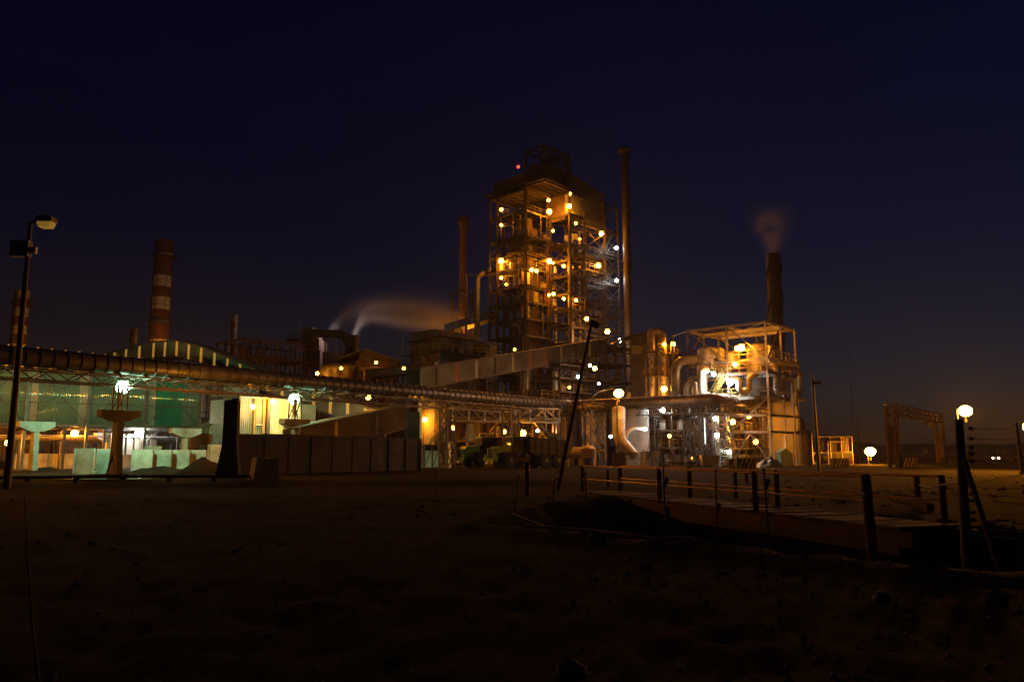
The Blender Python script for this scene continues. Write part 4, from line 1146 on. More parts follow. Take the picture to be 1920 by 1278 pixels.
def far_roof_conveyor():
    gallery('roof_conveyor', 'thin lit conveyor bridge running behind the brown block roof', [P(842, 622, 172), P(925, 598, 160)], 2.6, 1.3, 'cladding_olive', 'skylight_dull', 3, 2.0, legs=(.2, .8))
far_roof_conveyor()
gallery('level_conveyor', 'low dark conveyor running level to the left of the brown block', [P(692, 708, 140), P(775, 700, 132)], 1.8, 1.2, 'cladding_brown', 'strip_rust', 4, 1.8, legs=(.2, .7))

# ================================================================== middle yard
def stair_house():
    o = PZ(789, 91); F = Frame(o.x, o.y, 20)
    t = Thing('stair_house', 'tall olive corrugated house lit yellow with outside stairs', 'building', F(1.5, 1.5))
    zt = Z(748, 92); zl = Z(833, 92)
    for i in range(5): t.sheet('wall_sheet', F(.3 + i * .62, 0, zl), F.u, .61, zt - zl, 'cladding_olive' if i > 1 else 'cladding_cream', .2, .045)
    for i in range(3): t.sheet('wall_sheet', F(.3, 3 - i, zl), -F.v, .99, zt - zl, 'cladding_cream', .2, .045)
    t.box('roof_slab', F(1.8, 1.6, zt + .1), (3.8, 3.6, .16), 'steel', F.ang)
    for a, m in ((.1, 'rail_yellow'), (2.75, 'rail_yellow'), (3.35, 'steel')): t.bar('column', F(a, -.3, 0), F(a, -.3, zt), .24, m, ibeam=True)
    t.box('landing', F(1.6, -1.0, zl - .08), (3.4, 1.6, .14), 'steel', F.ang)
    stair(t, F(.7, -1.1, zl), F(2.6, -1.1, zl + 2.9), .8, 'rail_yellow', 'rail_yellow', 11, True, 'rail_yellow', .055)
    stair(t, F(3.4, -1.5, .05), F(1.4, -1.5, zl - .1), .9, 'steel', 'steel', 9, True, 'steel', .05)
    t.box('landing', F(3.0, -1.0, zl + 2.9), (1.0, 1.4, .1), 'steel', F.ang)
    for i in range(3): t.box('plinth_block', F(.35 + i * .85, -.1, 1.0), (.82, .3, 1.9), 'white_paint', F.ang)
    for a in (0, .9, 1.8): t.bar('post', F(a, -1.7, 0), F(a, -1.7, zl - .1), .13, 'steel')
    t.bar('brace', F(0, -1.7, 0), F(.9, -1.7, zl - .2), .07, 'steel'); t.bar('brace', F(.9, -1.7, 0), F(1.8, -1.7, zl - .2), .07, 'steel')
stair_house()
def post_white():
    p = PZ(845, 90); t = Thing('bollard_post', 'white square post at the left of the parked dump trucks', 'post', p)
    t.box('shaft', p + UP * Z(828, 90) / 2, (.42, .42, Z(828, 90)), 'white_paint', SITE); t.box('cap', p + UP * Z(828, 90), (.5, .5, .1), 'concrete', SITE)
post_white()
def pipe_rack():
    a = PZ(843, 100); b = PZ(1044, 106); t = Thing('pipe_rack', 'pale trussed pipe rack bridge above the parked dump trucks', 'pipe rack', (a + b) / 2)
    za = Z(763, 101); zb = Z(789, 101); d = (b - a).normalized(); sd = Vector((d.y, -d.x, 0))
    for s in (-1, 1):
        q = sd * s * .9
        for z, w_ in ((za, .2), (zb, .26)): t.bar('chord', a + q + UP * z, b + q + UP * z, w_, 'galvanised', ibeam=True, up=UP)
        n = 7
        for i in range(n + 1): p = a.lerp(b, i / n); t.bar('vertical', p + q + UP * zb, p + q + UP * za, .16, 'galvanised')
        for i in range(n):
            p = a.lerp(b, i / n); e = a.lerp(b, (i + 1) / n)
            if i < 3 or i == 6: t.bar('diagonal', p + q + UP * za, e + q + UP * zb, .14, 'galvanised')
            else: t.bar('diagonal', p + q + UP * zb, e + q + UP * za, .14, 'galvanised')
    for i in range(8): p = a.lerp(b, i / 7); t.bar('cross_beam', p + sd * .9 + UP * zb, p - sd * .9 + UP * zb, .16, 'galvanised')
    for s in (-1, 1):
        t.bar('leg', b + sd * s * .9, b + sd * s * .9 + UP * zb, .26, 'steel_grey', ibeam=True); t.bar('leg', a + sd * s * .9, a + sd * s * .9 + UP * zb, .26, 'steel', ibeam=True)
        p = a.lerp(b, .5); t.bar('leg', p + sd * s * .9, p + sd * s * .9 + UP * zb, .24, 'steel', ibeam=True)
        p = a.lerp(b, .62); t.bar('leg', p + sd * s * .9, p + sd * s * .9 + UP * zb, .2, 'steel', ibeam=True)
    t.tube('pipe', [a + UP * (zb + .5), a.lerp(b, .78) + UP * (zb + .5), a.lerp(b, .9) + UP * (zb - 1.6), b + UP * (zb - 1.9)], .42, 'cladding_olive', .8, 12)
    t.tube('pipe', [a + sd * .5 + UP * (zb + .4), b + sd * .5 + UP * (zb + .4)], .2, 'insulated_pipe', None, 10)
    t.tube('pipe', [a - sd * .5 + UP * (zb + .35), b - sd * .5 + UP * (zb + .35)], .14, 'rusty', None, 10)
    for k in (.9, 1.0):
        p = a.lerp(b, k); t.bar('hanger', p + UP * zb, p + UP * (zb - 2.2), .12, 'galvanised')
pipe_rack()
def back_of_yard():
    # dark process building behind the trucks: columns, floors, tanks, panels
    o = PZ(850, 112); F = Frame(o.x, o.y, 12)
    t = Thing('process_hall', 'dark cluttered open process hall behind the parked dump trucks', 'building', F(8, 5))
    for a in range(0, 17, 3):
        for b in (0, 4, 8): t.bar('column', F(a, b, 0), F(a, b, 9.2), .3, 'steel', ibeam=True)
    for z in (3.4, 6.4, 9.2):
        for b in (0, 4, 8): t.bar('beam', F(0, b, z), F(16, b, z), .24, 'steel', .36)
        for a in range(0, 17, 3): t.bar('beam', F(a, 0, z), F(a, 8, z), .2, 'steel', .3)
        if z > 4: t.box('deck_plate', F(8, 4, z + .2), (16, 8, .08), 'steel', F.ang)
        handrail(t, [F(0, -.1, z + .2), F(16, -.1, z + .2)], 'rusty')
    for i in range(12): t.box('back_panel', F(.7 + 1.35 * i, 8.4, 4.4), (1.3, .12, 8.6), rnd.choice(['panel_brown', 'cladding_brown', 'furnace_brown', 'rusty']), F.ang)
    for i in range(16):
        a, b = rnd.uniform(.5, 15.5), rnd.uniform(.6, 6.5); z = rnd.choice([0, 0, 3.5, 6.6])
        if i % 2: t.rod('vessel', F(a, b, z), F(a, b, z + rnd.uniform(1.2, 2.4)), rnd.uniform(.4, .9), rnd.choice(['pale_paint', 'rusty', 'insulated_pipe', 'steel_grey']), 14)
        else: t.box('cabinet', F(a, b, z + .8), (rnd.uniform(.6, 1.6), rnd.uniform(.6, 1.2), rnd.uniform(1, 1.8)), rnd.choice(['pale_paint', 'rusty', 'cladding_cream', 'panel_brown']), F.ang)
    for i in range(10):
        z = rnd.uniform(2.4, 8.8); b = rnd.uniform(-.4, 5); t.rod('pipe_run', F(rnd.uniform(0, 3), b, z), F(rnd.uniform(9, 16), b, z), rnd.uniform(.07, .2), rnd.choice(['insulated_pipe', 'rusty', 'pale_paint']), 8)
    for i in range(4): t.bar('brace', F(3 * i + 1, 0, 3.4), F(3 * i + 3.6, 0, 6.4), .12, 'rail_yellow' if i == 1 else 'steel')
back_of_yard()
def pale_panel():
    a = PZ(878, 104); zb, zt = Z(824, 104), Z(793, 104); t = Thing('cream_silo', 'cream square bin on legs above the left dump truck', 'bin', a)
    F = Frame(a.x, a.y, 15)
    for i in range(2): t.sheet('bin_sheet', F(i * .78, 0, zb), F.u, .77, zt - zb, 'cladding_cream', .39, .03)
    t.box('bin_body', F(.78, .9, (zt + zb) / 2), (1.5, 1.6, zt - zb - .05), 'cladding_cream', F.ang)
    for a_ in (.1, 1.45):
        for b in (.2, 1.6): t.bar('leg', F(a_, b, 0), F(a_, b, zb), .16, 'steel')
pale_panel()

# ------------------------------------------------------------------ pipework racks between tower and acid plant
def access_tower(px, d, wx, wy, ztop, label, n, m='steel', lv=None, ang=SITE, name='access_tower', rail='rail_yellow'):
    c = PZ(px, d); t = Thing(name, label, 'tower', c)
    lattice(t, c, wx, wy, 0, ztop, n, m, ang, .2, .09)
    F = Frame(c.x, c.y); F.u = Vector((math.cos(ang), math.sin(ang), 0)); F.v = Vector((-math.sin(ang), math.cos(ang), 0)); F.ang = ang
    for z in (lv or [ztop]):
        t.box('deck_plate', F(0, 0, z), (wx + .5, wy + .5, .1), 'steel', ang)
        handrail(t, [F(-wx / 2 - .2, wy / 2 + .2, z), F(-wx / 2 - .2, -wy / 2 - .2, z), F(wx / 2 + .2, -wy / 2 - .2, z), F(wx / 2 + .2, wy / 2 + .2, z)], rail, 1.1, 1.2, .07)
    return t, F
def pipe_jungle(px0, px1, d, za, zb, label, seed, ang=SITE, dep=5.0, levels=3, name='pipe_structure', mats=('insulated_pipe', 'pale_paint', 'steel_grey', 'rusty', 'galvanised')):
    r_ = random.Random(seed)
    a = PZ(px0, d); F = Frame(a.x, a.y); F.u = Vector((math.cos(ang), math.sin(ang), 0)); F.v = Vector((-math.sin(ang), math.cos(ang), 0)); F.ang = ang
    # length so that the far end falls on px1
    L = 1.0
    while L < 40 and 960 + F_PX * F(L, 0).x / F(L, 0).y < px1: L += .1
    t = Thing(name, label, 'pipework', F(L / 2, dep / 2))
    n = max(2, round(L / 2.6)); hs = [za + (zb - za) * (k + 1) / levels for k in range(levels)]
    for i in range(n + 1):
        for b in (0, dep): t.bar('column', F(L * i / n, b, 0), F(L * i / n, b, zb + (.9 if i % 2 else 0)), .2, 'steel', ibeam=True)
    for z in hs:
        for b in (0, dep): t.bar('beam', F(0, b, z), F(L, b, z), .16, 'steel_grey', .26)
        for i in range(n + 1): t.bar('beam', F(L * i / n, 0, z), F(L * i / n, dep, z), .14, 'steel', .22)
        t.box('deck_plate', F(L / 2, dep * .6, z + .14), (L, dep * .75, .06), 'steel', F.ang)
        handrail(t, [F(0, -.05, z + .1), F(L, -.05, z + .1)], r_.choice(['rail_yellow', 'steel_grey', 'rail_yellow']), 1.1, 1.3, .065)
    for i in range(n):
        if i % 2 == 0: t.bar('brace', F(L * i / n, 0, .1), F(L * (i + 1) / n, 0, hs[0]), .1, 'steel')
        else: t.bar('brace', F(L * (i + 1) / n, 0, hs[0]), F(L * i / n, 0, hs[min(1, levels - 1)]), .1, 'steel')
    for i in range(int(5 + L * 1.5)):
        a_ = r_.uniform(.2, L - .2); b = r_.uniform(.1, dep - .6); z = r_.choice([0] + hs[:-1]) if levels > 1 else 0
        c = r_.random(); m = r_.choice(mats)
        top = min([h for h in hs if h > z] or [zb]) - .3
        if c < .35: t.rod('vessel', F(a_, b, z + .1), F(a_, b, z + .1 + r_.uniform(.8, max(1.0, (top - z) * .8))), r_.uniform(.22, .6), m, 12)
        elif c < .5: t.box('cabinet', F(a_, b, z + .6), (r_.uniform(.4, 1), r_.uniform(.4, .8), r_.uniform(.7, 1.3)), m, F.ang)
        elif c < .75:
            e = r_.uniform(.8, 2.6); zz = r_.uniform(z + .6, top)
            t.tube('pipe', [F(a_, b, z + .1), F(a_, b, zz), F(min(L, a_ + e), b, zz), F(min(L, a_ + e), b, min(zb, zz + r_.uniform(.4, 2)))], r_.uniform(.06, .16), m, .3, 8, 3)
        else: zz = r_.uniform(z + .4, top); t.rod('pipe_run', F(0, b, zz), F(L * r_.uniform(.5, 1), b, zz), r_.uniform(.06, .16), m, 8)
    return t
pipe_jungle(1016, 1068, 112, 0, 9.4, 'narrow rack of thin pipes right of the pale pipe rack bridge', 3, dep=3.5)
pipe_jungle(1052, 1118, 122, 7.0, 15.5, 'blue lit pipework decks just left of the big orange floodlight', 11, dep=4, levels=4)
pipe_jungle(968, 1062, 132, 3, 14.2, 'dark vessel deck under the long sloping gallery', 12, dep=5, levels=4, mats=('rusty', 'furnace_brown', 'steel_grey', 'insulated_pipe'))
pipe_jungle(1120, 1190, 132, 8, 20.2, 'brown pipe deck below the foot of the tallest stack', 13, dep=6, levels=4, mats=('rusty', 'furnace_brown', 'insulated_pipe', 'cladding_brown'))
def vessel_upright(px, d, y0, y1, rpx, m, label, name='process_vessel', legs=False, cone=False, hoops=4):
    r = rpx / F_PX * d; z0 = 0 if y1 is None else Z(y1, d); z1 = Z(y0, d); p = PZ(px, d, z1); p.z = 0
    t = Thing(name, label, 'vessel', p)
    n = 3
    for i in range(n): t.put('shell_ring', cyl_mesh(m, 22), align(p + UP * (z0 + (z1 - z0) * i / n), p + UP * (z0 + (z1 - z0) * (i + 1) / n - .02), r, r))
    t.ball('dome', p + UP * z1, (r, r, r * .3), m, 0.0, 22)
    for i in range(hoops): z = z0 + (z1 - z0) * (i + .5) / hoops; t.rod('hoop', p + UP * z, p + UP * (z + .08), r * 1.03, m, 22)
    if cone: t.put('cone', cyl_mesh(m, 22, .35), align(p + UP * z0, p + UP * (z0 - r * 1.4), r, r))
    if legs:
        for i in range(6):
            a = i * math.pi / 3 + .2; e = Vector((math.cos(a), math.sin(a), 0)) * r * .92; t.bar('leg', p + e, p + e + UP * (z0 + .2), .18, 'steel')
    t.tube('nozzle_pipe', [p + Vector((-r * .3, -r, z0 + .6)), p + Vector((-r * .3, -r - .5, z0 + .6)), p + Vector((-r * .3, -r - .5, max(0, z0 - .8)))], .12, m, .3, 8)
    return t, p, r, z0, z1
vessel_upright(985, 128, 690, 730, 11, 'insulated_pipe', 'round tan vessel under the sloping gallery by the tower foot', cone=True, legs=True)
vessel_upright(1041, 126, 697, 742, 7, 'insulated_pipe', 'slim upright tan vessel below the head of the sloping gallery', legs=True)
vessel_upright(1117, 110, 772, None, 18, 'tank_pink', 'pinkish upright tank caged by crossed braces above the acid plant sign')
vessel_upright(1194, 106, 768, None, 22, 'tank_pink', 'broad pinkish tank right of the bright white elbow duct')
t_, F_ = access_tower(1115, 106.5, 3.2, 1.4, Z(770, 106.5), 'crossed lattice frame in front of the pinkish upright tank', 3, 'steel_grey', lv=[Z(771, 106.5)])
def hood_duct():
    t = Thing('hood_duct', 'olive tapered hood duct beside the big orange floodlight', 'duct', PZ(1135, 112))
    p = P(1150, 742, 112)
    t.tube('hood', [P(1108, 752, 115), P(1128, 744, 113.5), P(1150, 743, 112), P(1178, 748, 111)], [.4, .95, 1.2, 1.1], 'cladding_olive', None, 14)
    for px in (1122, 1168): q = PZ(px, 113); t.bar('leg', q, q + UP * Z(752, 113), .16, 'steel')
hood_duct()
def elbow_ducts():
    t = Thing('white_elbow_duct', 'bright white elbow duct plunging below the big orange floodlight', 'duct', PZ(1160, 99))
    t.tube('duct_bend', [P(1160, 766, 100), P(1160, 800, 99), P(1163, 826, 98.5), P(1192, 856, 98)], [.85, .82, .78, .6], 'white_paint', 2.0, 18, 8)
    for y in (787, 812): z = Z(y, 99.4); c = P(1160, y, 99.3); t.rod('flange', c, c + UP * .14, .9, 'white_paint', 18)
    t.tube('side_pipe', [P(1173, 838, 98), P(1175, 812, 98.5), P(1188, 803, 99), P(1208, 803, 99.5)], .2, 'pale_paint', .6, 10)
    for px in (1156, 1164): p = PZ(px, 100.5); t.bar('leg', p, p + UP * 5.5, .14, 'steel')
elbow_ducts()
def u_tower():
    d = 113; zt = Z(661, d)
    t, F = access_tower(1236, d, 2.4, 2.2, zt, 'lattice tower carrying the glowing upside-down U duct', 5, 'steel_grey', lv=[zt, Z(705, d)])
    u = Thing('u_duct', 'large upside-down U duct glowing yellow on top of its lattice tower', 'duct', PZ(1233, d))
    pa, pb = P(1222, 668, d), P(1243, 668, d - .3)
    zc = Z(636, d)
    u.tube('u_bend', [pa, Vector((pa.x, pa.y, zc)), Vector((pa.x, pa.y, zc + 1.2)), Vector((pb.x, pb.y, zc + 1.2)), Vector((pb.x, pb.y, zc)), pb], .56, 'insulated_pipe', .82, 16, 9)
    u.rod('down_leg', Vector((pa.x, pa.y, Z(742, d))), pa, .4, 'pale_paint', 14); u.rod('down_leg', Vector((pb.x, pb.y, Z(742, d))), pb, .4, 'pale_paint', 14)
    for q in (pa, pb): u.rod('flange', q + UP * .3, q + UP * .45, .66, 'insulated_pipe', 16)
    t.box('side_deck', F(1.9, -1.3, zt), (1.6, .9, .1), 'rail_yellow', F.ang)
    handrail(t, [F(1.2, -1.7, zt), F(3.2, -1.7, zt)], 'rail_yellow', 1.1, 1.0, .08)
u_tower()
def dark_shed():
    o = PZ(1188, 133); F = Frame(o.x, o.y, 12); t = Thing('gabled_shed', 'dark gabled shed with one lit window behind the U duct', 'shed', F(5, 4))
    n = 10; L = 9.6; zl, zp, zr = Z(632, 133), Z(620, 134), Z(672, 135)
    for i in range(n):
        k = (i + .5) / n; z = zl + (zp - zl) * k / .5 if k < .5 else zp + (zr - zp) * (k - .5) / .5
        t.sheet('wall_sheet', F(i * L / n, 0, 0), F.u, L / n - .01, z, 'cladding_brown', .24, .04)
    t.put('roof_sheet', box_mesh('cladding_grey'), align(F(-.4, 5, zl + .25), F(L / 2, 5, zp + .2), 11, .14)); t.put('roof_sheet', box_mesh('cladding_grey'), align(F(L / 2, 5, zp + .2), F(L + .3, 5, zr + .1), 11, .14))
    w_ = t.box('window', F(1.0, -.1, Z(655, 133)), (1.8, .1, 1.4), 'skylight_dull', F.ang)
    for i in range(3): t.box('glazing_bar', F(.4 + .6 * i, -.17, Z(655, 133)), (.05, .05, 1.4), 'steel', F.ang, parent=w_)
dark_shed()

# ================================================================== acid plant
def acid_frame():
    F = Frame(PZ(1434.6, 98, 18).x, 98)
    t = Thing('acid_plant_frame', 'open roof frame of pale steel over the tanks of the acid plant', 'steel frame', F(4, 5))
    zt = Z(603.5, 98) ; zp = Z(697, 98); zl = Z(744, 98)
    m = 'insulated_pipe'
    mm = 'pale_paint'
    ca = [0, 4.4, 8.8]; cb = [0, 5.4, 11.2]
    for a in ca:
        for b in cb:
            if a == 4.4 and b == 5.4: continue
            t.bar('column', F(a, b, 0), F(a, b, zt), .24, 'pale_paint' if b == 0 else 'steel_grey', ibeam=True)
    for i in range(2):
        for b in cb: t.bar('roof_beam', F(ca[i], b, zt), F(ca[i + 1], b, zt), .26, mm, .34)
        for a in ca: t.bar('roof_beam', F(a, cb[i], zt), F(a, cb[i + 1], zt), .22, 'insulated_pipe', .3)
        t.bar('roof_brace', F(ca[i], 0, zt), F(ca[i + 1], 5.4, zt), .14, 'steel_grey'); t.bar('roof_brace', F(ca[i], 11.2, zt), F(ca[i + 1], 5.4, zt), .14, 'steel_grey')
    t.bar('crane_beam', F(2.0, 10.6, zt - .6), F(2.0, -1.0, zt - .6), .3, mm, .45, ibeam=True, up=UP); t.bar('crane_beam', F(5.6, 9, zt - .6), F(5.6, 1, zt - .6), .3, mm, .4, ibeam=True, up=UP)
    for b0, b1 in ((0, 5.4), (5.4, 11.2)):
        t.bar('brace', F(0, b0, zt - 4.6), F(0, b1, zt), .14, 'steel_grey')
        t.bar('brace', F(8.8, b0, zt - 4.2), F(8.8, b1, zt), .14, 'steel_grey')
    t.bar('brace', F(0, 0, zt - 5), F(4.4, 0, zt), .14, 'steel')
    t.bar('brace', F(0, 11.2, zp), F(0, 8.3, zt - 2.2), .14, 'rusty'); t.bar('brace', F(0, 8.3, zt), F(0, 11.2, zt - 3.4), .12, 'rusty')
    t.bar('outrigger', F(0, 11.2, zt), F(-2.2, 12.2, zt - .8), .16, 'steel_grey'); t.bar('outrigger', F(-2.2, 12.2, zt - .8), F(-2.2, 12.2, zp), .16, 'steel_grey')
    # decks
    for z, nm in ((zp, 'upper'), (zl, 'lower'), (Z(672, 98), 'top')):
        for b in cb: t.bar('deck_beam', F(0, b, z), F(8.8, b, z), .2, 'steel_grey', .36)
        for a in ca: t.bar('deck_beam', F(a, 0, z), F(a, 11.2, z), .2, 'steel_grey', .36)
        if nm != 'top':
            for i in range(5): t.box('deck_plate', F(4.4, 1.1 + 2.24 * i, z + .22), (8.7, 2.2, .06), 'steel', F.ang)
        handrail(t, [F(-.1, 11.2, z + .2), F(-.1, 0, z + .2), F(8.9, -.1, z + .2)], 'rail_yellow', 1.1, 1.2, .07)
    z = Z(676, 98)
    t.bar('deck_beam', F(-.2, -.3, z), F(9.2, -.3, z), .2, 'white_paint', .4)
    for i in range(6): t.box('toe_board', F(.6 + 1.5 * i, -.5, z + .35), (1.1, .08, .3), 'pale_paint', F.ang)
    stair(t, F(-.6, 6.6, zp + .1), F(-.6, 9.2, Z(672, 98)), .8, 'rail_yellow', 'rail_yellow', 9, True, 'rail_yellow', .06)
    stair(t, F(-1.2, 7.2, zl + .1), F(-1.2, 5.0, zp), .8, 'rail_yellow', 'rail_yellow', 9, True, 'rail_yellow', .06)
    # lower frame, braces to the ground
    for b0, b1 in ((0, 5.4), (5.4, 11.2)):
        t.bar('brace', F(0, b0, .2), F(0, (b0 + b1) / 2, 4.2), .18, 'steel_grey'); t.bar('brace', F(0, b1, .2), F(0, (b0 + b1) / 2, 4.2), .18, 'steel_grey')
        t.bar('brace', F(0, b0, zl), F(0, b1, 4.4), .14, 'steel_grey')
    for z in (4.3, 6.4):
        t.bar('deck_beam', F(0, 0, z), F(0, 11.2, z), .24, 'steel_grey', .34); t.bar('deck_beam', F(0, 0, z), F(8.8, 0, z), .2, 'steel_grey', .3)
    for i in range(6): t.box('back_panel', F(8.6, .9 + 1.85 * i, zl / 2), (.12, 1.8, zl - .3), rnd.choice(['panel_brown', 'cladding_cream', 'rusty', 'cladding_brown']), F.ang)
    return F
AF = acid_frame()
def acid_tanks():
    vessel_upright(1333, 105, 657, 683, 25, 'pale_paint', 'pale flat-topped tank at the left of the acid plant top deck', 'tank', hoops=2)
    vessel_upright(1376, 107, 664, 680, 12, 'white_paint', 'small bright tank between the two large acid plant tanks', 'tank', hoops=1)
    vessel_upright(1423, 103.5, 649, 697, 24, 'steel_grey', 'large grey converter tank behind the near corner column', 'tank', hoops=3)
    vessel_upright(1316, 104, 686, 742, 9, 'pale_paint', 'slim pale vessel below the left tank of the acid plant', hoops=2)
    vessel_upright(1420, 105.5, 700, 744, 27, 'furnace_brown', 'broad dark vessel under the converter tank', 'tank', hoops=2)
    vessel_upright(1443, 100.5, 648, 675, 4.5, 'white_paint', 'narrow white drum beside the near corner column', 'drum', hoops=1)
    t = Thing('elbow_duct', 'large yellow lit elbow duct leaving the left acid plant tank', 'duct', PZ(1267, 105))
    t.tube('duct_bend', [P(1312, 674, 105), P(1266, 675, 105.5), P(1267, 745, 105.5)], .62, 'insulated_pipe', 1.7, 18, 10)
    for k in (0, 1, 2): c = P(1267, 700 + 14 * k, 105.5); t.rod('flange', c, c + UP * .1, .68, 'insulated_pipe', 18)
    t = Thing('elbow_duct', 'short pale elbow ducts poking up left of the acid plant', 'duct', PZ(1296, 103))
    t.tube('duct_bend', [P(1288, 745, 103), P(1288, 719, 103), P(1304, 717, 103.4), P(1304, 745, 103.4)], .42, 'pale_paint', .9, 14, 8)
    t = Thing('elbow_duct', 'pale hooked duct standing on the lower deck near the white lamp', 'duct', PZ(1315, 102))
    t.tube('duct_bend', [P(1326, 694, 102.5), P(1314, 694, 102), P(1314, 738, 102), P(1328, 740, 102.5)], .45, 'pale_paint', .8, 14, 8)
    t = Thing('u_pipe', 'pale U bend pipe lit white in the middle of the acid plant', 'pipe', PZ(1396, 99))
    t.tube('pipe_bend', [P(1374, 712, 99.6), P(1385, 712, 99.3), P(1386, 735, 99), P(1405, 735, 99), P(1405, 703, 99.2), P(1418, 703, 99.8)], .36, 'white_paint', .85, 14, 8)
    t = Thing('u_pipe', 'tall looping steam pipes at the right corner of the acid plant', 'pipe', PZ(1480, 101))
    t.tube('pipe_bend', [P(1436, 685, 101), P(1456, 685, 100.5), P(1456, 736, 100), P(1470, 736, 100.2), P(1470, 709, 100.6), P(1489, 709, 101), P(1489, 762, 101.5)], .42, 'insulated_pipe', .8, 14, 8)
    t.tube('pipe_bend', [P(1466, 692, 103.5), P(1499, 692, 103), P(1500, 741, 103), P(1491, 741, 102.4), P(1488, 712, 101.8)], .38, 'insulated_pipe', .75, 14, 8)
    t.box('support_shelf', P(1497, 749, 103), (3.0, 1.0, .25), 'pale_paint', SITE)
    p = PZ(1494, 103); t.bar('support_leg', p, p + UP * Z(750, 103), .2, 'pale_paint')
    for y in (700, 716, 728): c = P(1456, y, 100.2); t.rod('flange', c, c + UP * .08, .48, 'insulated_pipe', 14)
    # tail of the ringed duct down into the grey tank
    t = Thing('tail_duct', 'dark duct sloping from the ringed duct down into the grey round tank', 'duct', PZ(1490, 108))
    t.tube('duct_bend', [P(1468, 766, 112.5), P(1488, 786, 109), P(1501, 792, 106.5), P(1504, 812, 105.4)], .6, 'duct_brown', 1.0, 16, 8)
    vessel_upright(1503, 105, 811, None, 18, 'steel_grey', 'grey round tank at the right end of the acid plant', 'tank', hoops=2)
acid_tanks()
def trestle(px, d, w_, ztop, n, m, label, ang=SITE, wy=None):
    p = PZ(px, d); t = Thing('lattice_trestle', label, 'trestle', p, 'lattice trestles under the ringed duct'); lattice(t, p, w_, wy or w_, 0, ztop, n, m, ang, .15, .08)
    t.box('cap_plate', p + UP * ztop, (w_ + .3, (wy or w_) + .3, .12), m, ang)
zt = ZD - RD - 1.15
trestle(1358, 97.5, 1.45, zt, 5, 'insulated_pipe', 'brightly lit lattice trestle at the bend of the ringed duct', 0.0)
trestle(1300, 101.2, 1.5, zt, 4, 'steel', 'dark lattice trestle left of the bright one')
trestle(1334, 99, 1.6, zt, 4, 'steel', 'dark lattice trestle with a white vertical tube beside it')
trestle(1225, 106.5, 1.6, zt, 4, 'steel', 'lattice trestle between the white elbow duct and the white flood lamp')
trestle(1430, 108, 1.5, zt, 4, 'steel_grey', 'grey lattice trestle near the far end of the ringed duct')
trestle(1469, 112.5, 1.5, zt, 4, 'steel', 'last lattice trestle at the far end of the ringed duct')
trestle(958, 91.5, 1.3, zt, 4, 'steel', 'slim dark trestle in front of the pale pipe rack bridge')
trestle(1060, 110, 1.5, zt, 4, 'steel', 'dark trestle beside the narrow rack of thin pipes')
trestle(838, 86, 1.2, zt, 4, 'steel', 'dark trestle right of the yellow stair house')
pipe_jungle(1214, 1262, 107, 0, 7.0, 'lower pipework deck under the U duct tower', 21, dep=4)
pipe_jungle(1262, 1330, 105, 0, 7.0, 'crowded lower pipework with pumps left of the bright trestle', 22, dep=4)
pipe_jungle(1366, 1440, 100.5, 0, 6.8, 'orange lit lower pipework right of the bright trestle', 23, dep=4)
pipe_jungle(1440, 1484, 106, 0, 6.8, 'lower pipework behind the green cabinet', 24, dep=3)
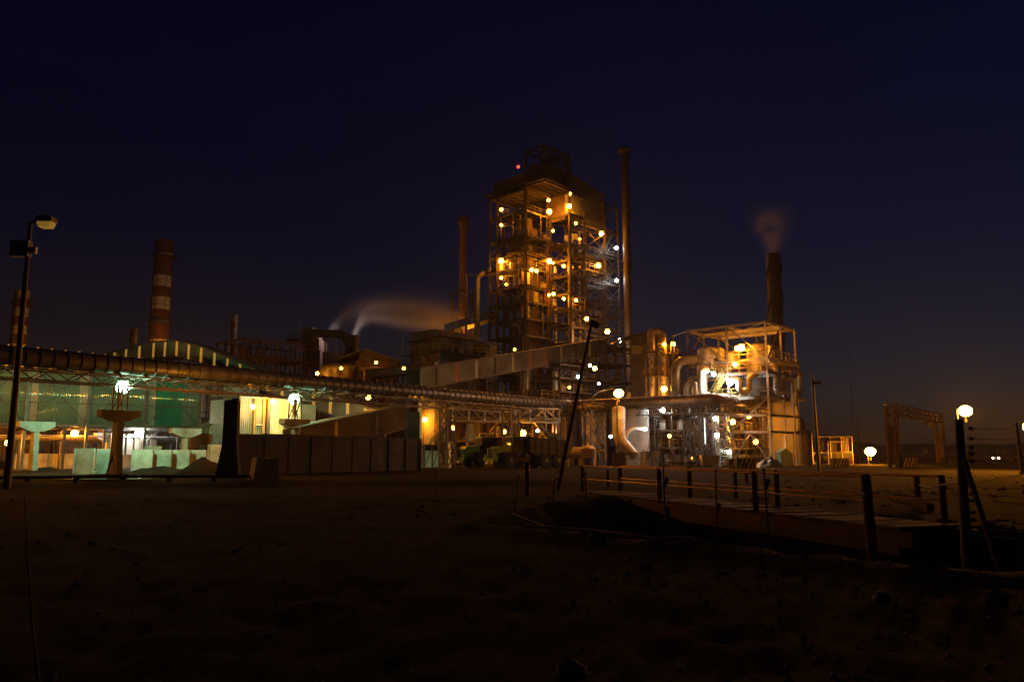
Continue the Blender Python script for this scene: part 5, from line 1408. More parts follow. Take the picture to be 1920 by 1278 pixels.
def small_plant():
    # things standing on the ground along the front of the acid plant
    def T(n, l, c, px, d): p = PZ(px, d); return Thing(n, l, c, p), p
    t, p = T('striplight_pole', 'tall glowing white tube beside a dark trestle', 'light', 1324, 97); lm = lens_mat(WHITE, 2.2)
    t.rod('tube_light', p + UP * Z(832, 97), p + UP * Z(784, 97), .045, lm, 8); t.bar('back_post', p + Vector((.1, .12, 0)), p + Vector((.1, .12, Z(780, 97))), .08, 'steel')
    t, p = T('pump_skid', 'dark brown machine cabinet left of the barred fence panel', 'machine', 1160, 94)
    t.box('body', p + UP * .9, (1.5, 1.1, 1.6), 'panel_brown', .1); t.box('base', p + UP * .1, (1.7, 1.3, .2), 'steel', .1); t.rod('stub_pipe', p + UP * 1.7, p + UP * 2.4, .1, 'steel_grey', 8)
    for i in range(3): t.box('door_panel', p + Vector((-.5 + .5 * i, -.58, .9)), (.44, .04, 1.4), 'panel_brown', .1)
    t, p = T('barred_fence', 'dark upright barred fence panel in front of the acid plant pipework', 'fence', 1190, 93.5)
    for i in range(13): t.bar('bar', p + Vector((-1.1 + .18 * i, 0, 0)), p + Vector((-1.1 + .18 * i, 0, 1.75)), .055, 'steel_grey')
    for z in (.2, 1.0, 1.65): t.bar('rail', p + Vector((-1.15, .03, z)), p + Vector((1.1, .03, z)), .07, 'steel')
    t, p = T('white_tank', 'low pale rectangular tank with a crossed frame before it', 'tank', 1219, 97)
    t.box('tank_body', p + UP * .95, (1.8, 1.5, 1.7), 'pale_paint', .2); t.box('tank_lid', p + UP * 1.85, (1.9, 1.6, .08), 'pale_paint', .2)
    for i in range(3): t.bar('frame_post', p + Vector((-.95 + .95 * i, -1.0, 0)), p + Vector((-.95 + .95 * i, -1.0, 2.1)), .08, 'steel')
    t.bar('frame_brace', p + Vector((-.95, -1, 0)), p + Vector((.0, -1, 2.1)), .06, 'steel'); t.bar('frame_brace', p + Vector((0, -1, 2.1)), p + Vector((.95, -1, 0)), .06, 'steel')
    for k, px in enumerate((1262, 1274, 1285, 1296)):
        t, p = T('pump', ('leftmost squat pump set on the ground row before the crowded pipework', 'second squat pump, with an upright motor, in the ground row', 'third squat pump in the ground row, painted pale', 'rightmost squat pump of the ground row, rusty red')[k], 'pump', px, 95)
        m = ('rusty', 'steel_grey', 'pale_paint', 'stack_red')[k]
        t.o['group'] = 'pumps along the front of the acid plant'
        t.box('base', p + UP * .12, (.7, .5, .24), 'concrete'); t.rod('casing', p + Vector((-.2, 0, .55)), p + Vector((.2, 0, .55)), .3, m, 14); t.rod('motor', p + Vector((.2, 0, .55)), p + Vector((.5, 0, .55)), .2, 'steel_grey', 12); t.rod('outlet', p + Vector((0, 0, .8)), p + Vector((0, 0, 1.35)), .1, m, 10)
    t, p = T('skip', 'pale battered metal skip with lumps on it before the trestle', 'skip', 1331, 94)
    t.put('tub', prism([(-.9, .25), (.9, .25), (1.05, 1.35), (-1.05, 1.35)], 'steel_grey', 1.3), Matrix.Translation(p)); t.box('rim', p + UP * 1.38, (2.2, 1.4, .08), 'steel_grey')
    for i in range(4): t.box('side_rib', p + Vector((-.75 + .5 * i, -.68, .8)), (.08, .08, 1.1), 'steel_grey')
    t, p = T('door_cabinet', 'green gabled cabinet hut before the grey round tank', 'hut', 1470, 96)
    t.put('hut_body', prism([(-.62, 0), (.62, 0), (.62, 1.7), (0, 2.1), (-.62, 1.7)], 'cabinet_green', 1.1), Matrix.Translation(p) @ Matrix.Rotation(.15, 4, 'Z'))
    t.box('hut_door', p + Vector((0, -.58, .85)), (.8, .06, 1.5), 'cabinet_green', .15)
    t.put('hut_roof', prism([(-.72, 1.68), (0, 2.16), (.72, 1.68), (.72, 1.76), (0, 2.24), (-.72, 1.76)], 'cabinet_green', 1.3), Matrix.Translation(p) @ Matrix.Rotation(.15, 4, 'Z'))
    t, p = T('locker', 'dark narrow locker between the green hut and the grey round tank', 'locker', 1482, 96.5)
    t.box('body', p + UP * .8, (.55, .5, 1.6), 'steel'); t.box('door', p + Vector((0, -.27, .8)), (.45, .04, 1.4), 'steel_grey')
    heap('covered_heap', 'heap under a dark wrinkled plastic sheet by the green hut', (PZ(1443, 93).x, 93), 1.9, 1.4, 1.55, 'plastic_sheet', 33, 'heap', .6)
    # sign
    t, p = T('plant_sign', 'white board reading SULPHURIC ACID PLANT in red brown letters', 'sign', 1102, 93)
    zc = Z(849.5, 93); wd, hh = 25 / F_PX * 93, 15.5 / F_PX * 93
    t.box('board', p + UP * zc, (wd, .05, hh), 'sign_white'); t.box('frame', p + Vector((0, .03, zc)), (wd + .06, .04, hh + .06), 'steel')
    for s in (-1, 1): t.bar('post', p + Vector((s * wd * .38, .08, -.2)), p + Vector((s * wd * .38, .08, zc + hh / 2)), .07, 'steel')
    for txt, dz in (('SULPHURIC', .17), ('ACID PLANT', -.24)):
        cu = bpy.data.curves.new('lettering', 'FONT'); cu.body = txt; cu.size = .36; cu.align_x = 'CENTER'; cu.align_y = 'CENTER'; cu.extrude = .004; cu.offset = .006
        cu.materials.append(MATS['letter_red'])
        tmp = bpy.data.objects.new('lettering', cu); lm_ = bpy.data.meshes.new_from_object(tmp); bpy.data.objects.remove(tmp)
        t.put('lettering', lm_, Matrix.Translation(p + Vector((0, -.035, zc + dz))) @ Matrix.Rotation(math.pi / 2, 4, 'X') @ Matrix.Diagonal((.64, 1, 1, 1)))
    t, p = T('drum_tank', 'pale horizontal drum on saddles left of the plant sign', 'tank', 1078, 100)
    t.rod('shell', p + Vector((-1.2, 0, 1.7)), p + Vector((1.2, 0, 1.7)), .75, 'tank_pink', 18); t.ball('end_dome', p + Vector((-1.2, 0, 1.7)), (.3, .75, .75), 'tank_pink'); t.ball('end_dome', p + Vector((1.2, 0, 1.7)), (.3, .75, .75), 'tank_pink')
    for s in (-.7, .7): t.box('saddle', p + Vector((s, 0, .5)), (.3, 1.2, 1.0), 'concrete')
    t, p = T('domed_tank', 'small domed pinkish tank just behind the plant sign', 'tank', 1104, 97)
    t.rod('shell', p, p + UP * 2.1, .85, 'tank_pink', 18); t.ball('dome', p + UP * 2.1, (.85, .85, .5), 'tank_pink', 0.0, 16)
    t, p = T('pipe_stand', 'yellow hooked pipe stand right of the plant sign', 'pipe', 1124, 96)
    t.tube('pipe_bend', [p + Vector((.5, 0, 1.9)), p + Vector((-.1, 0, 1.9)), p + Vector((-.1, 0, 0))], .17, 'insulated_pipe', .3, 10)
small_plant()

# ------------------------------------------------------------------ lamps of the middle yard and acid plant
G_A = 'lamps of the acid plant'
AL = [
 (1160, 737, 97.5, SODIUM, 3500, .58, 'big orange floodlight glaring above the white elbow duct', 'flood'),
 (1245.6, 645, 112, SODIUM, 700, .22, 'orange lamp against the right leg of the U duct', None),
 (1262, 645, 112, SODIUM, 1500, .30, 'orange lamp on a short pole right of the U duct', None),
 (1245, 729, 109, SODIUM, 2200, .38, 'orange lamp low in front of the U duct tower', None),
 (1390, 652, 99.5, SODIUM, 2600, .42, 'bright orange lamp in front of the grey converter tank', None),
 (1382, 653, 99.6, SODIUM, 1200, .30, 'second orange lamp touching the left of the converter tank lamp', None),
 (1378, 683, 100.5, SODIUM, 1500, .30, 'orange lamp between the two acid plant decks', None),
 (1338, 701, 101, WHITE, 900, .27, 'cold white lamp over the yellow stairs of the acid plant', None),
 (1369, 716, 99.4, WHITE, 2200, .42, 'brightest white lamp beside the pale U bend pipe', None),
 (1352, 660, 106, SODIUM, 900, .25, 'orange lamp at the rim of the pale flat-topped tank', None),
 (1242.6, 769, 104.5, WHITE, 900, .30, 'white lamp hung just under the ringed duct near the U duct tower', None),
 (1341.4, 784.7, 96.8, WHITE, 700, .26, 'upper of two white lamps left of the bright trestle', None),
 (1344, 815.5, 96.8, WHITE, 700, .26, 'lower of two white lamps left of the bright trestle', None),
 (1366.5, 847, 96.5, WHITE, 500, .22, 'low white lamp at the right foot of the bright trestle', None),
 (1374, 791, 97.5, SODIUM, 1400, .30, 'orange lamp on an arm right of the bright trestle', None),
 (1417, 828, 101.6, SODIUM, 1200, .30, 'orange lamp deep inside the lower acid plant frame', None),
 (1404, 780, 104, SODIUM, 1200, .30, 'hidden orange lamp added behind the lower acid plant beams', None),  # unseen lamp, added for glow among the lower beams
 (1209.5, 804, 99, WHITE, 700, .24, 'white lamp at the end of the thin side pipe of the elbow duct', None),
 (1255, 817, 103, SODIUM, 500, .22, 'small orange lamp low in the pipework left of the dark trestle', None),
 (1145, 818, 103, WHITE, 300, .2, 'small white lamp between the caged tank and the elbow duct', None),
 (1067.5, 726, 119, SODIUM, 500, .2, 'small orange lamp low on the blue lit pipework decks', None),
 (1084, 706, 119.5, WHITE, 500, .22, 'white lamp in the blue lit pipework decks', None),
 (1123, 719, 119, WHITE, 300, .18, 'little white lamp left of the big orange floodlight', None),
 (1115, 690.6, 119, SODIUM, 1400, .32, 'orange lamp on a pole over the blue lit pipework decks', None),
 (1106, 685, 119.4, WHITE, 300, .22, 'flat white street style lamp beside the pipework deck lamp', None),
 (1296, 858, 96.2, SODIUM, 250, .15, 'tiny orange lamp behind the row of pumps', None),
]
for px, py, d, c, L, r, lab, k in AL: lamp(P(px, py, d), c, L, r, lab, G_A, kind=k or 'bulkhead')
def mast_lamp_pole(px, d, py, label):
    p = PZ(px, d); t = Thing('lamp_pole', label, 'pole', p); zt = Z(py, d) - .7
    t.rod('pole_shaft', p + Vector((0, .5, 0)), p + Vector((0, .5, zt + 1.0)), .11, 'steel', 10, .7); t.box('foot_plate', p + Vector((0, .5, .03)), (.5, .5, .06), 'steel'); t.bar('cross_arm', p + Vector((-.5, .5, zt)), p + Vector((.5, .5, zt)), .1, 'steel')
mast_lamp_pole(1160, 97.6, 737, 'pole of the big orange floodlight above the white elbow duct')
G_M = 'lamps of the middle yard'
ML = [
 (797, 786.5, 89.8, SODIUM, 1700, .28, 'yellow lamp at the wall of the stair house'),
 (795, 755, 91.5, SODIUM, 500, .2, 'lamp high on the left column of the stair house'),
 (850, 802, 93.5, SODIUM, 1100, .26, 'orange lamp on the post left of the cream bin'),
 (945.5, 809, 108, SODIUM, 900, .26, 'small orange lamp over the cab of the right dump truck'),
 (980, 812, 106, SODIUM, 3000, .42, 'bright orange lamp behind the right dump truck'),
 (1007.7, 807, 106, WHITE, 400, .2, 'tiny white lamp right of the bright one behind the trucks'),
 (868, 846, 104, SODIUM, 900, .26, 'orange lamp low behind the left dump truck'),
 (691, 745, 86, SODIUM, 1200, .26, 'small orange lamp in the bridge above the long wall'),
 (474, 762, 75.2, SODIUM, 2000, .24, 'yellow lamp on the dark column of the clad building'),
 (511, 752, 77.2, SODIUM, 9000, .2, 'assumed lamp under the eaves of the clad building, added to light its brightest sheet'),  # hidden lamp, assumed from the brightness of the sheet below it
 (441.5, 760, 62.5, SODIUM, 1800, .4, 'orange lamp mostly hidden by the tall dark pier'),
 (140, 812, 81, SODIUM, 4500, .33, 'orange lamp under the middle of the green shed'),
 (68, 813, 79.5, SODIUM, 900, .24, 'small orange lamp under the shed beside the leftmost pillar'),
 (262, 811, 84, WHITE, 2200, .45, 'white green lamp under the right end of the green shed'),
 (15, 830, 76, SODIUM, 3500, .26, 'orange lamp under the shed at the left edge of the yard'),
 (312, 672, 108.5, SODIUM, 900, .3, 'lamp under the hump of the arched conveyor'),
 (595, 700, 146, SODIUM, 900, .3, 'weak lamp in front of the dim far vessels'),
 (705, 679.5, 146, SODIUM, 700, .26, 'weak lamp over the canopy of the gabled hall'),
 (757, 690.5, 126, SODIUM, 600, .24, 'weak lamp left of the stained brown block'),
 (640, 690, 146, SODIUM, 700, .26, 'weak lamp on the platform of the dim far vessels'),
 (420, 668, 157, SODIUM, 500, .26, 'faint lamp inside the far open steelwork'),
]
for px, py, d, c, L, r, lab in ML: lamp(P(px, py, d), c, L, r, lab, G_M)
for px, py, d, c, L, r, lab in ((335, 722, 196, SODIUM, 16000, .5, 'unseen lamp added behind the green shed to light the banded chimney'), (62, 722, 217, SODIUM, 8000, .5, 'unseen lamp added behind the shed to light the short far chimney'),
        (884, 652, 184, SODIUM, 12000, .4, 'unseen lamp added behind the brown block to light the braced stack'), (640, 627, 179, (1, .85, .85), 4500, .3, 'unseen lamp added behind the bridging duct to light the steam')):
    lamp(P(px, py, d), c, L, r, lab, G_M)  # unseen lamps, added only to light the chimneys, braced stack and steam
G_F = 'green white floodlights on the duct pillars'
f1 = P(230, 726, q1.y + .95); f2 = P(551, 748, q2.y + .95)
lamp(f1, MERC, 5500, .5, 'left green white floodlight on the duct bridge, above the dark pillar', G_F, 'globe')
lamp(f2, MERC, 2400, .5, 'middle green white floodlight on the duct bridge, above the long wall', G_F, 'globe')

# ================================================================== dump trucks
def dump_truck(px, d, label, heading=math.atan2(-.51, -.86)):
    p = PZ(px, d); t = Thing('dump_truck', label, 'dump truck', p, 'articulated dump trucks parked side by side')
    M = Matrix.Translation(p) @ Matrix.Rotation(heading, 4, 'Z')   # x forward, front bumper at x = 0
    def bx(n, c, s, m, tilt=None, **k):
        return t.put(n, box_mesh(m), M @ Matrix.Translation(c) @ (tilt or Matrix.Identity(4)) @ Matrix.Diagonal((*s, 1)), **k)
    def pr(n, poly, m, th, y=0, **k): return t.put(n, prism(poly, m, th), M @ Matrix.Translation((0, y, 0)), **k)
    g, dk = 'truck_green', 'truck_dark'
    pr('bonnet', [(-.15, 1.15), (-.15, 2.05), (-.5, 2.35), (-2.3, 2.55), (-2.3, 1.15)], g, 1.55)
    gr = bx('grille', (-.12, 0, 1.62), (.08, 1.0, 1.05), 'black')
    for i in range(7): bx('grille_bar', (-.06, 0, 1.18 + .15 * i), (.05, 1.0, .035), dk, parent=gr)
    bx('bumper', (-.05, 0, .95), (.4, 2.7, .34), g)
    bx('grille_surround', (-.08, .66, 1.65), (.14, .2, 1.15), g); bx('grille_surround', (-.08, -.66, 1.65), (.14, .2, 1.15), g)
    for s in (-1, 1):
        h = bx('headlight_box', (-.12, s * 1.08, 1.28), (.3, .52, .34), g); bx('lens', (.04, s * 1.16, 1.28), (.04, .24, .22), 'galvanised', parent=h); bx('lens', (.04, s * .93, 1.28), (.04, .14, .22), 'black', parent=h)
        pr('front_fender', [(-.9, 1.2), (-1.1, 1.75), (-2.6, 1.85), (-2.9, 1.2), (-2.75, 1.2), (-2.5, 1.7), (-1.2, 1.62), (-1.0, 1.2)], dk, .75, s * 1.05)
    cab = pr('cab', [(-2.3, 1.3), (-2.3, 2.5), (-2.55, 3.45), (-3.95, 3.5), (-4.0, 1.3)], dk, 1.5)
    bx('windscreen', (-2.4, 0, 2.97), (.05, 1.25, .75), 'glass', Matrix.Rotation(-.26, 4, 'Y'), parent=cab)
    for s in (-1, 1): bx('side_window', (-3.2, s * .76, 2.92), (1.1, .04, .75), 'glass', parent=cab)
    bx('roof', (-3.25, 0, 3.55), (1.6, 1.6, .12), g, parent=cab)
    for s in (-1, 1): bx('mirror', (-2.3, s * 1.15, 2.8), (.06, .22, .4), 'black'); bx('mirror_arm', (-2.35, s * .95, 2.95), (.04, .45, .04), 'black')
    bx('chassis', (-5.2, 0, 1.05), (9.0, .9, .5), dk)
    bx('engine_deck', (-4.4, 0, 1.7), (.8, 1.9, 1.0), dk)
    for s in (-1, 1): pr('mudguard', [(-4.3, 1.85), (-4.1, 2.0), (-6.4, 2.05), (-6.6, 1.8)], dk, .5, s * 1.2)
    pr('dump_body', [(-4.6, 1.75), (-4.3, 3.2), (-5.0, 3.35), (-9.6, 3.0), (-10.6, 2.55), (-9.8, 1.75), (-9.0, 1.45), (-5.0, 1.45)], dk, 2.7)
    for i in range(5):
        for s in (-1, 1): bx('body_rib', (-5.2 - 1.0 * i, s * 1.39, 2.25), (.14, .1, 1.5), dk)
    bx('body_lip', (-7.3, 0, 3.26), (5.6, 2.9, .1), dk, Matrix.Rotation(-.07, 4, 'Y'))
    for x in (-1.9, -6.6, -8.3):
        for s in (-1, 1):
            c = M @ Vector((x, s * 1.12, .82)); e = M @ Vector((x, s * 1.12 + .6 * s - .3 * s, .82)); ax = (M.to_3x3() @ Vector((0, s, 0)))
            ty = t.put('wheel', cyl_mesh('rubber', 20), align(c - ax * .28, c + ax * .28, .82, .82))
            t.put('rim', cyl_mesh('truck_dark', 14), align(c + ax * .24, c + ax * .30, .42, .42), parent=ty); t.put('hub', cyl_mesh('truck_green', 10), align(c + ax * .28, c + ax * .36, .16, .16), parent=ty)
    rl = t.put('beacon', cyl_mesh('rail_yellow', 8), M @ Matrix.Translation((-3.4, .3, 3.7)) @ Matrix.Diagonal((.09, .09, .2, 1)))
    return t
dump_truck(919, 88.5, 'right green nosed dump truck, its dark body seen along the side')
dump_truck(861, 91.5, 'left green nosed dump truck, half covered by the other')

# ================================================================== left foreground: light pole, crash rail, block
def light_pole():
    d = 36; p = PZ(12, d, 0); p.z = -.1
    t = Thing('light_pole', 'tall near light pole with an amber lantern and a square unlit floodlight', 'light pole', p)
    zt = Z(418, d); top = Vector((p.x, p.y, zt))
    t.rod('pole_shaft', p, top, .17, 'steel', 14, .55)
    arm = top + Vector((.45, 0, .05)); t.bar('arm', top + Vector((-.1, 0, 0)), arm, .1, 'steel')
    hd = t.put('lantern_hood', prism([(-.38, 0), (.38, 0), (.36, .22), (.25, .3), (-.28, .3), (-.38, .2)], 'rail_yellow', .5), Matrix.Translation(arm + Vector((.3, 0, -.02))))
    bowl = emit('lantern_bowl', (1.0, .55, .08), .16, (.6, .5, .3))  # weak glow stands in for lamp light caught by the bowl
    t.put('lantern_bowl', prism([(-.35, 0), (.35, 0), (.24, -.26), (-.24, -.26)], 'lantern_bowl', .44), Matrix.Translation(arm + Vector((.3, 0, -.03))), parent=hd)
    c = P(40, 467, d); fl = t.box('floodlight_body', c, (.85, .28, .75), 'steel', .12)
    t.box('floodlight_glass', c + Vector((-.02, -.16, 0)), (.74, .03, .64), 'glass', .12, parent=fl)
    for dx, dz, sx, sz in ((0, .36, .86, .05), (0, -.36, .86, .05), (-.41, 0, .05, .75), (.41, 0, .05, .75)): t.box('floodlight_rim', c + Vector((dx, -.17, dz)), (sx, .06, sz), 'galvanised', .12, parent=fl)
    t.box('floodlight_bracket', c + Vector((.52, .05, -.05)), (.35, .16, .3), 'galvanised')
light_pole()
def crash_rail():
    a = PZ(-40, 42); b = PZ(485, 45); t = Thing('ground_pipe', 'low dark pipe on stub supports along the front of the left yard', 'pipe', (a + b) / 2)
    z = .34; n = 6
    for i in range(n): t.rod('pipe_length', a.lerp(b, i / n) + UP * z, a.lerp(b, (i + 1) / n - .004) + UP * z, .085, 'steel', 10); 
    for i in range(n + 1): q = a.lerp(b, i / n); t.box('stub_support', q + UP * .08, (.22, .3, .6), 'concrete_dark')
crash_rail()
def near_block():
    p = PZ(494, 45); t = Thing('barrier_block', 'broken concrete barrier block with one end lit orange before the long wall', 'barrier', p)
    M = Matrix.Translation(p) @ Matrix.Rotation(.62, 4, 'Z')
    v = []; n = 9
    t.put('barrier_body', prism([(-.75, -.1), (.78, -.1), (.62, 1.30), (.3, 1.36), (-.2, 1.33), (-.4, 1.37), (-.58, 1.30)], 'concrete', .85), M)
    t.put('broken_edge', prism([(-.62, 1.25), (-.35, 1.3), (-.45, 1.42), (-.55, 1.36)], 'concrete', .5), M)
near_block()
def puddle():
    v = [(0, 0, 0)]; n = 40
    c = PZ(190, 49.0)
    for i in range(n):
        a = 2 * math.pi * i / n; k = 1 + .3 * noise.noise(Vector((math.cos(a) * 1.6, math.sin(a) * 1.6, 2)))
        v.append((math.cos(a) * 3.2 * k, math.sin(a) * 1.1 * k, 0))
    f = [(0, 1 + i, 1 + (i + 1) % n) for i in range(n)]
    o = bpy.data.objects.new('puddle', newmesh('puddle', v, f, 'water')); LINK(o); o.location = (c.x, c.y, .075); tag(o, kind='structure')
puddle()
def timber_prop():
    p = PZ(207, 58); t = Thing('timber_prop', 'small leaning A frame of dark timbers beside the dark pillar foot', 'prop', p)
    t.bar('leg', p + Vector((-.35, 0, -.1)), p + Vector((.05, .1, 1.5)), .12, 'timber'); t.bar('leg', p + Vector((.45, 0, -.1)), p + Vector((.05, .1, 1.5)), .12, 'timber'); t.bar('sill', p + Vector((-1.4, -.2, .06)), p + Vector((1.5, -.2, .06)), .16, 'timber')
timber_prop()

# ================================================================== leaning pole, striped barriers, far right yard
def leaning_pole():
    d = 36; a = PZ(1045, d); a.z = -.1; b = P(1109, 607, d + 1)
    t = Thing('leaning_pole', 'long bare pole leaning right before the plant, with a dark lantern head', 'pole', a)
    n = 3
    for i in range(n): t.rod('pole_length', a.lerp(b, i / n), a.lerp(b, (i + 1) / n), .10 - .014 * i, 'timber', 10, .88)
    t.box('dead_lantern', b + Vector((.12, 0, -.02)), (.42, .3, .22), 'steel', .3, Matrix.Rotation(.4, 4, 'Y')); t.rod('strap', a.lerp(b, .12), a.lerp(b, .125), .13, 'steel', 10)
    for i in range(3): t.bar('base_cleat', a + Vector((-.1, -.12, .25 + .3 * i)), a + Vector((.14, -.12, .3 + .3 * i)), .05, 'timber_pale')
leaning_pole()
def striped(px, d, w_, h, label, ang=.15):
    p = PZ(px, d); t = Thing('striped_barrier', label, 'barrier', p, 'black and yellow striped barrier blocks')
    M = Matrix.Translation(p) @ Matrix.Rotation(ang, 4, 'Z')
    t.put('block_body', box_mesh('stripe_black'), M @ Matrix.Translation((0, 0, h / 2 - .1)) @ Matrix.Diagonal((w_, .7, h + .2, 1)))
    n = max(2, round(w_ / .42)); st = w_ / n
    for i in range(n):
        x = -w_ / 2 + st * i
        sl = min(.55, st * 1.1)
        poly = [(x + .02, .02), (x + st * .5, .02), (min(w_ / 2 - .01, x + st * .5 + sl), h - .02), (min(w_ / 2 - .02, x + .02 + sl), h - .02)]
        t.put('yellow_stripe', prism(poly, 'stripe_yellow', .03), M @ Matrix.Translation((0, -.365, 0)))
    t.put('pale_end', box_mesh('concrete'), M @ Matrix.Translation((w_ / 2 + .1, 0, h / 2 - .1)) @ Matrix.Diagonal((.2, .74, h + .15, 1)))
for a in ((1396, 74, 1.7, 1.15, 'nearest striped barrier block with a broken pale end, by the plastic covered heap'), (1372, 76, .7, 1.1, 'narrow striped barrier just left of the nearest wide one'),
          (1574, 95, 1.7, 1.05, 'striped barrier in front of the orange lit open shed'), (1702, 92, 1.7, 1.2, 'striped barrier under the middle of the gantry'), (1784, 100, 1.9, 1.1, 'striped barrier against the right gantry leg')):
    striped(*a)
def gantry():
    a = PZ(1676, 92); b = PZ(1766, 116); t = Thing('height_gantry', 'brown lattice goalpost gantry over the haul road with striped feet', 'gantry', (a + b) / 2)
    d = (b - a).normalized(); s = Vector((d.y, -d.x, 0)) * .5
    zt = Z(757, 92)
    for q, sg in ((a, 1), (b, -1)):
        for k in (-1, 1):
            for e in (-1, 1):
                lo = q + s * e * .8 + d * k * .55; hi = q + s * e + d * (k * .75 + (1.0 * sg if k == sg else 0))
                t.bar('leg_chord', lo, hi + UP * (zt - .2), .17, 'rusty')
        n = 7
        for i in range(n):
            z0, z1 = (zt - .3) * i / n, (zt - .3) * (i + 1) / n; x0 = .55 + .2 * i / n + (.5 * i / n); x1 = .55 + .7 * (i + 1) / n
            for e in (-1, 1): t.bar('leg_lacing', q + s * e * .85 - d * .6 + UP * z0, q + s * e * .9 + d * (x1 if sg == 1 else .6) + UP * z1, .09, 'rusty'); t.bar('leg_lacing', q + s * e * .85 + d * .55 + UP * z0, q + s * e * .9 - d * .6 + UP * z1, .09, 'rusty')
        t.box('leg_plate', q + UP * zt * .35, (.9, 1.1, zt * .62), 'furnace_brown', math.atan2(d.y, d.x))
        for i in range(4):
            t.box('yellow_stripe', q - s * 1.15 + UP * (.5 + .62 * i), (1.0, .05, .3), 'stripe_yellow', math.atan2(d.y, d.x), Matrix.Rotation(.6, 4, 'Y'))
    L = (b - a).length; n = 18
    for e in (-1, 1):
        for z in (zt, zt - 1.25): t.bar('beam_chord', a + s * e - d * .8 + UP * z, b + s * e + d * .8 + UP * z, .14, 'rail_yellow' if z == zt else 'rusty')
        t.bar('beam_chord', a + s * e + UP * (zt - .62), b + s * e + UP * (zt - .62), .09, 'rusty')
        for i in range(n):
            p = a.lerp(b, i / n) + s * e; q = a.lerp(b, (i + 1) / n) + s * e
            t.bar('beam_lacing', p + UP * (zt if i % 2 else zt - .62), q + UP * (zt - .62 if i % 2 else zt), .08, 'rail_yellow'); t.bar('beam_lacing', p + UP * (zt - .62 if i % 2 else zt - 1.25), q + UP * (zt - 1.25 if i % 2 else zt - .62), .08, 'rail_yellow')
    q = a.lerp(b, .78); t.box('hanging_plate', q + UP * (zt - 1.75), (.08, .5, .8), 'pale_paint', math.atan2(d.y, d.x)); q = a.lerp(b, .68); t.rod('hanging_bell', q + UP * (zt - 1.9), q + UP * (zt - 1.4), .28, 'rusty', 12, .6)
gantry()
def right_shed():
    o = PZ(1516, 118); F = Frame(o.x, o.y, 18); t = Thing('open_shed', 'open fronted corrugated shed glowing orange inside at the right', 'shed', F(4, 4))
    zt = Z(819, 119); zm = Z(847, 119); n = 10; L = 8.0
    for i in range(n): t.sheet('upper_sheet', F(i * L / n, 0, zm), F.u, L / n - .01, zt - zm, 'cladding_brown', .27, .04)
    for i in range(6): t.sheet('side_sheet', F(L, i * 1.2, 0), F.v, 1.19, zt - .15 * i, 'cladding_grey', .27, .04)
    for i in range(5): t.bar('column', F(i * L / 4, -.1, 0), F(i * L / 4, -.1, zt), .18, 'rail_yellow')
    for i in range(8): t.box('back_panel', F(.5 + i, 5.5, zm / 2 + .1), (.97, .1, zm + .2), 'cladding_cream' if i % 3 else 'panel_brown', F.ang)
    for i in range(7): t.box('roof_sheet', F(.6 + i * 1.15, 3, zt + .1), (1.13, 6.6, .08), 'cladding_grey', F.ang)
    t.bar('lintel', F(0, -.12, zm), F(L, -.12, zm), .16, 'steel'); t.bar('door_frame', F(3.4, -.3, 0), F(3.4, -.3, zt - .7), .12, 'pale_paint'); t.bar('door_frame', F(3.4, -.3, zt - .7), F(6.4, -.3, zt - .7), .12, 'pale_paint')
    t.rod('stored_drum', F(2.4, 1.0, .9), F(4.0, 1.0, .9), .8, 'truck_dark', 16); t.box('stored_crate', F(4.8, .6, .4), (.7, .7, .8), 'timber_pale', F.ang)
right_shed()
def simple_pole(px, d, ytop, r, label, head=None, m='steel', lean=0):
    p = PZ(px, d); z = Z(ytop, d); p2 = P(px + lean, ytop, d)
    t = Thing('pole', label, 'pole', p); t.rod('pole_shaft', p - UP * .1, Vector((p.x + lean / F_PX * d, p.y, z)), r, m, 10, .7)
    t.rod('ground_collar', p - UP * .05, p + UP * .2, r * 1.5, 'concrete', 10)
    if head == 'box': t.box('camera_box', Vector((p.x + .3, p.y, z - .9)), (.55, .4, .35), 'steel'); t.bar('camera_arm', Vector((p.x, p.y, z - .9)), Vector((p.x + .3, p.y, z - .9)), .06, 'steel')
    if head == 'lamp': t.box('dead_lantern', Vector((p.x + .12, p.y, z)), (.4, .25, .2), 'steel')
    return t
simple_pole(1535, 74, 700, .17, 'dark pole with a small box near its top, right of the acid plant', 'box', lean=-2)
simple_pole(1604, 150, 655, .07, 'hair thin tall mast behind the right shed', None)
simple_pole(1613, 140, 787, .12, 'short dark pole with a small lantern, left of the low orange light', 'lamp')
simple_pole(1758, 170, 826, .1, 'thin short pole seen through the gantry')
simple_pole(1918, 62, 792, .16, 'dark lattice post at the right edge, below an unseen lamp', None, 'rusty', -4)
def far_disc():
    p = PZ(1736, 160); t = Thing('round_sign', 'round dark sign on a post seen through the gantry', 'sign', p)
    t.bar('post', p, p + UP * Z(848, 160), .15, 'steel'); c = p + UP * Z(845, 160); t.rod('disc', c + Vector((0, -.05, 0)), c + Vector((0, .05, 0)), .52, 'stripe_yellow', 18)
far_disc()
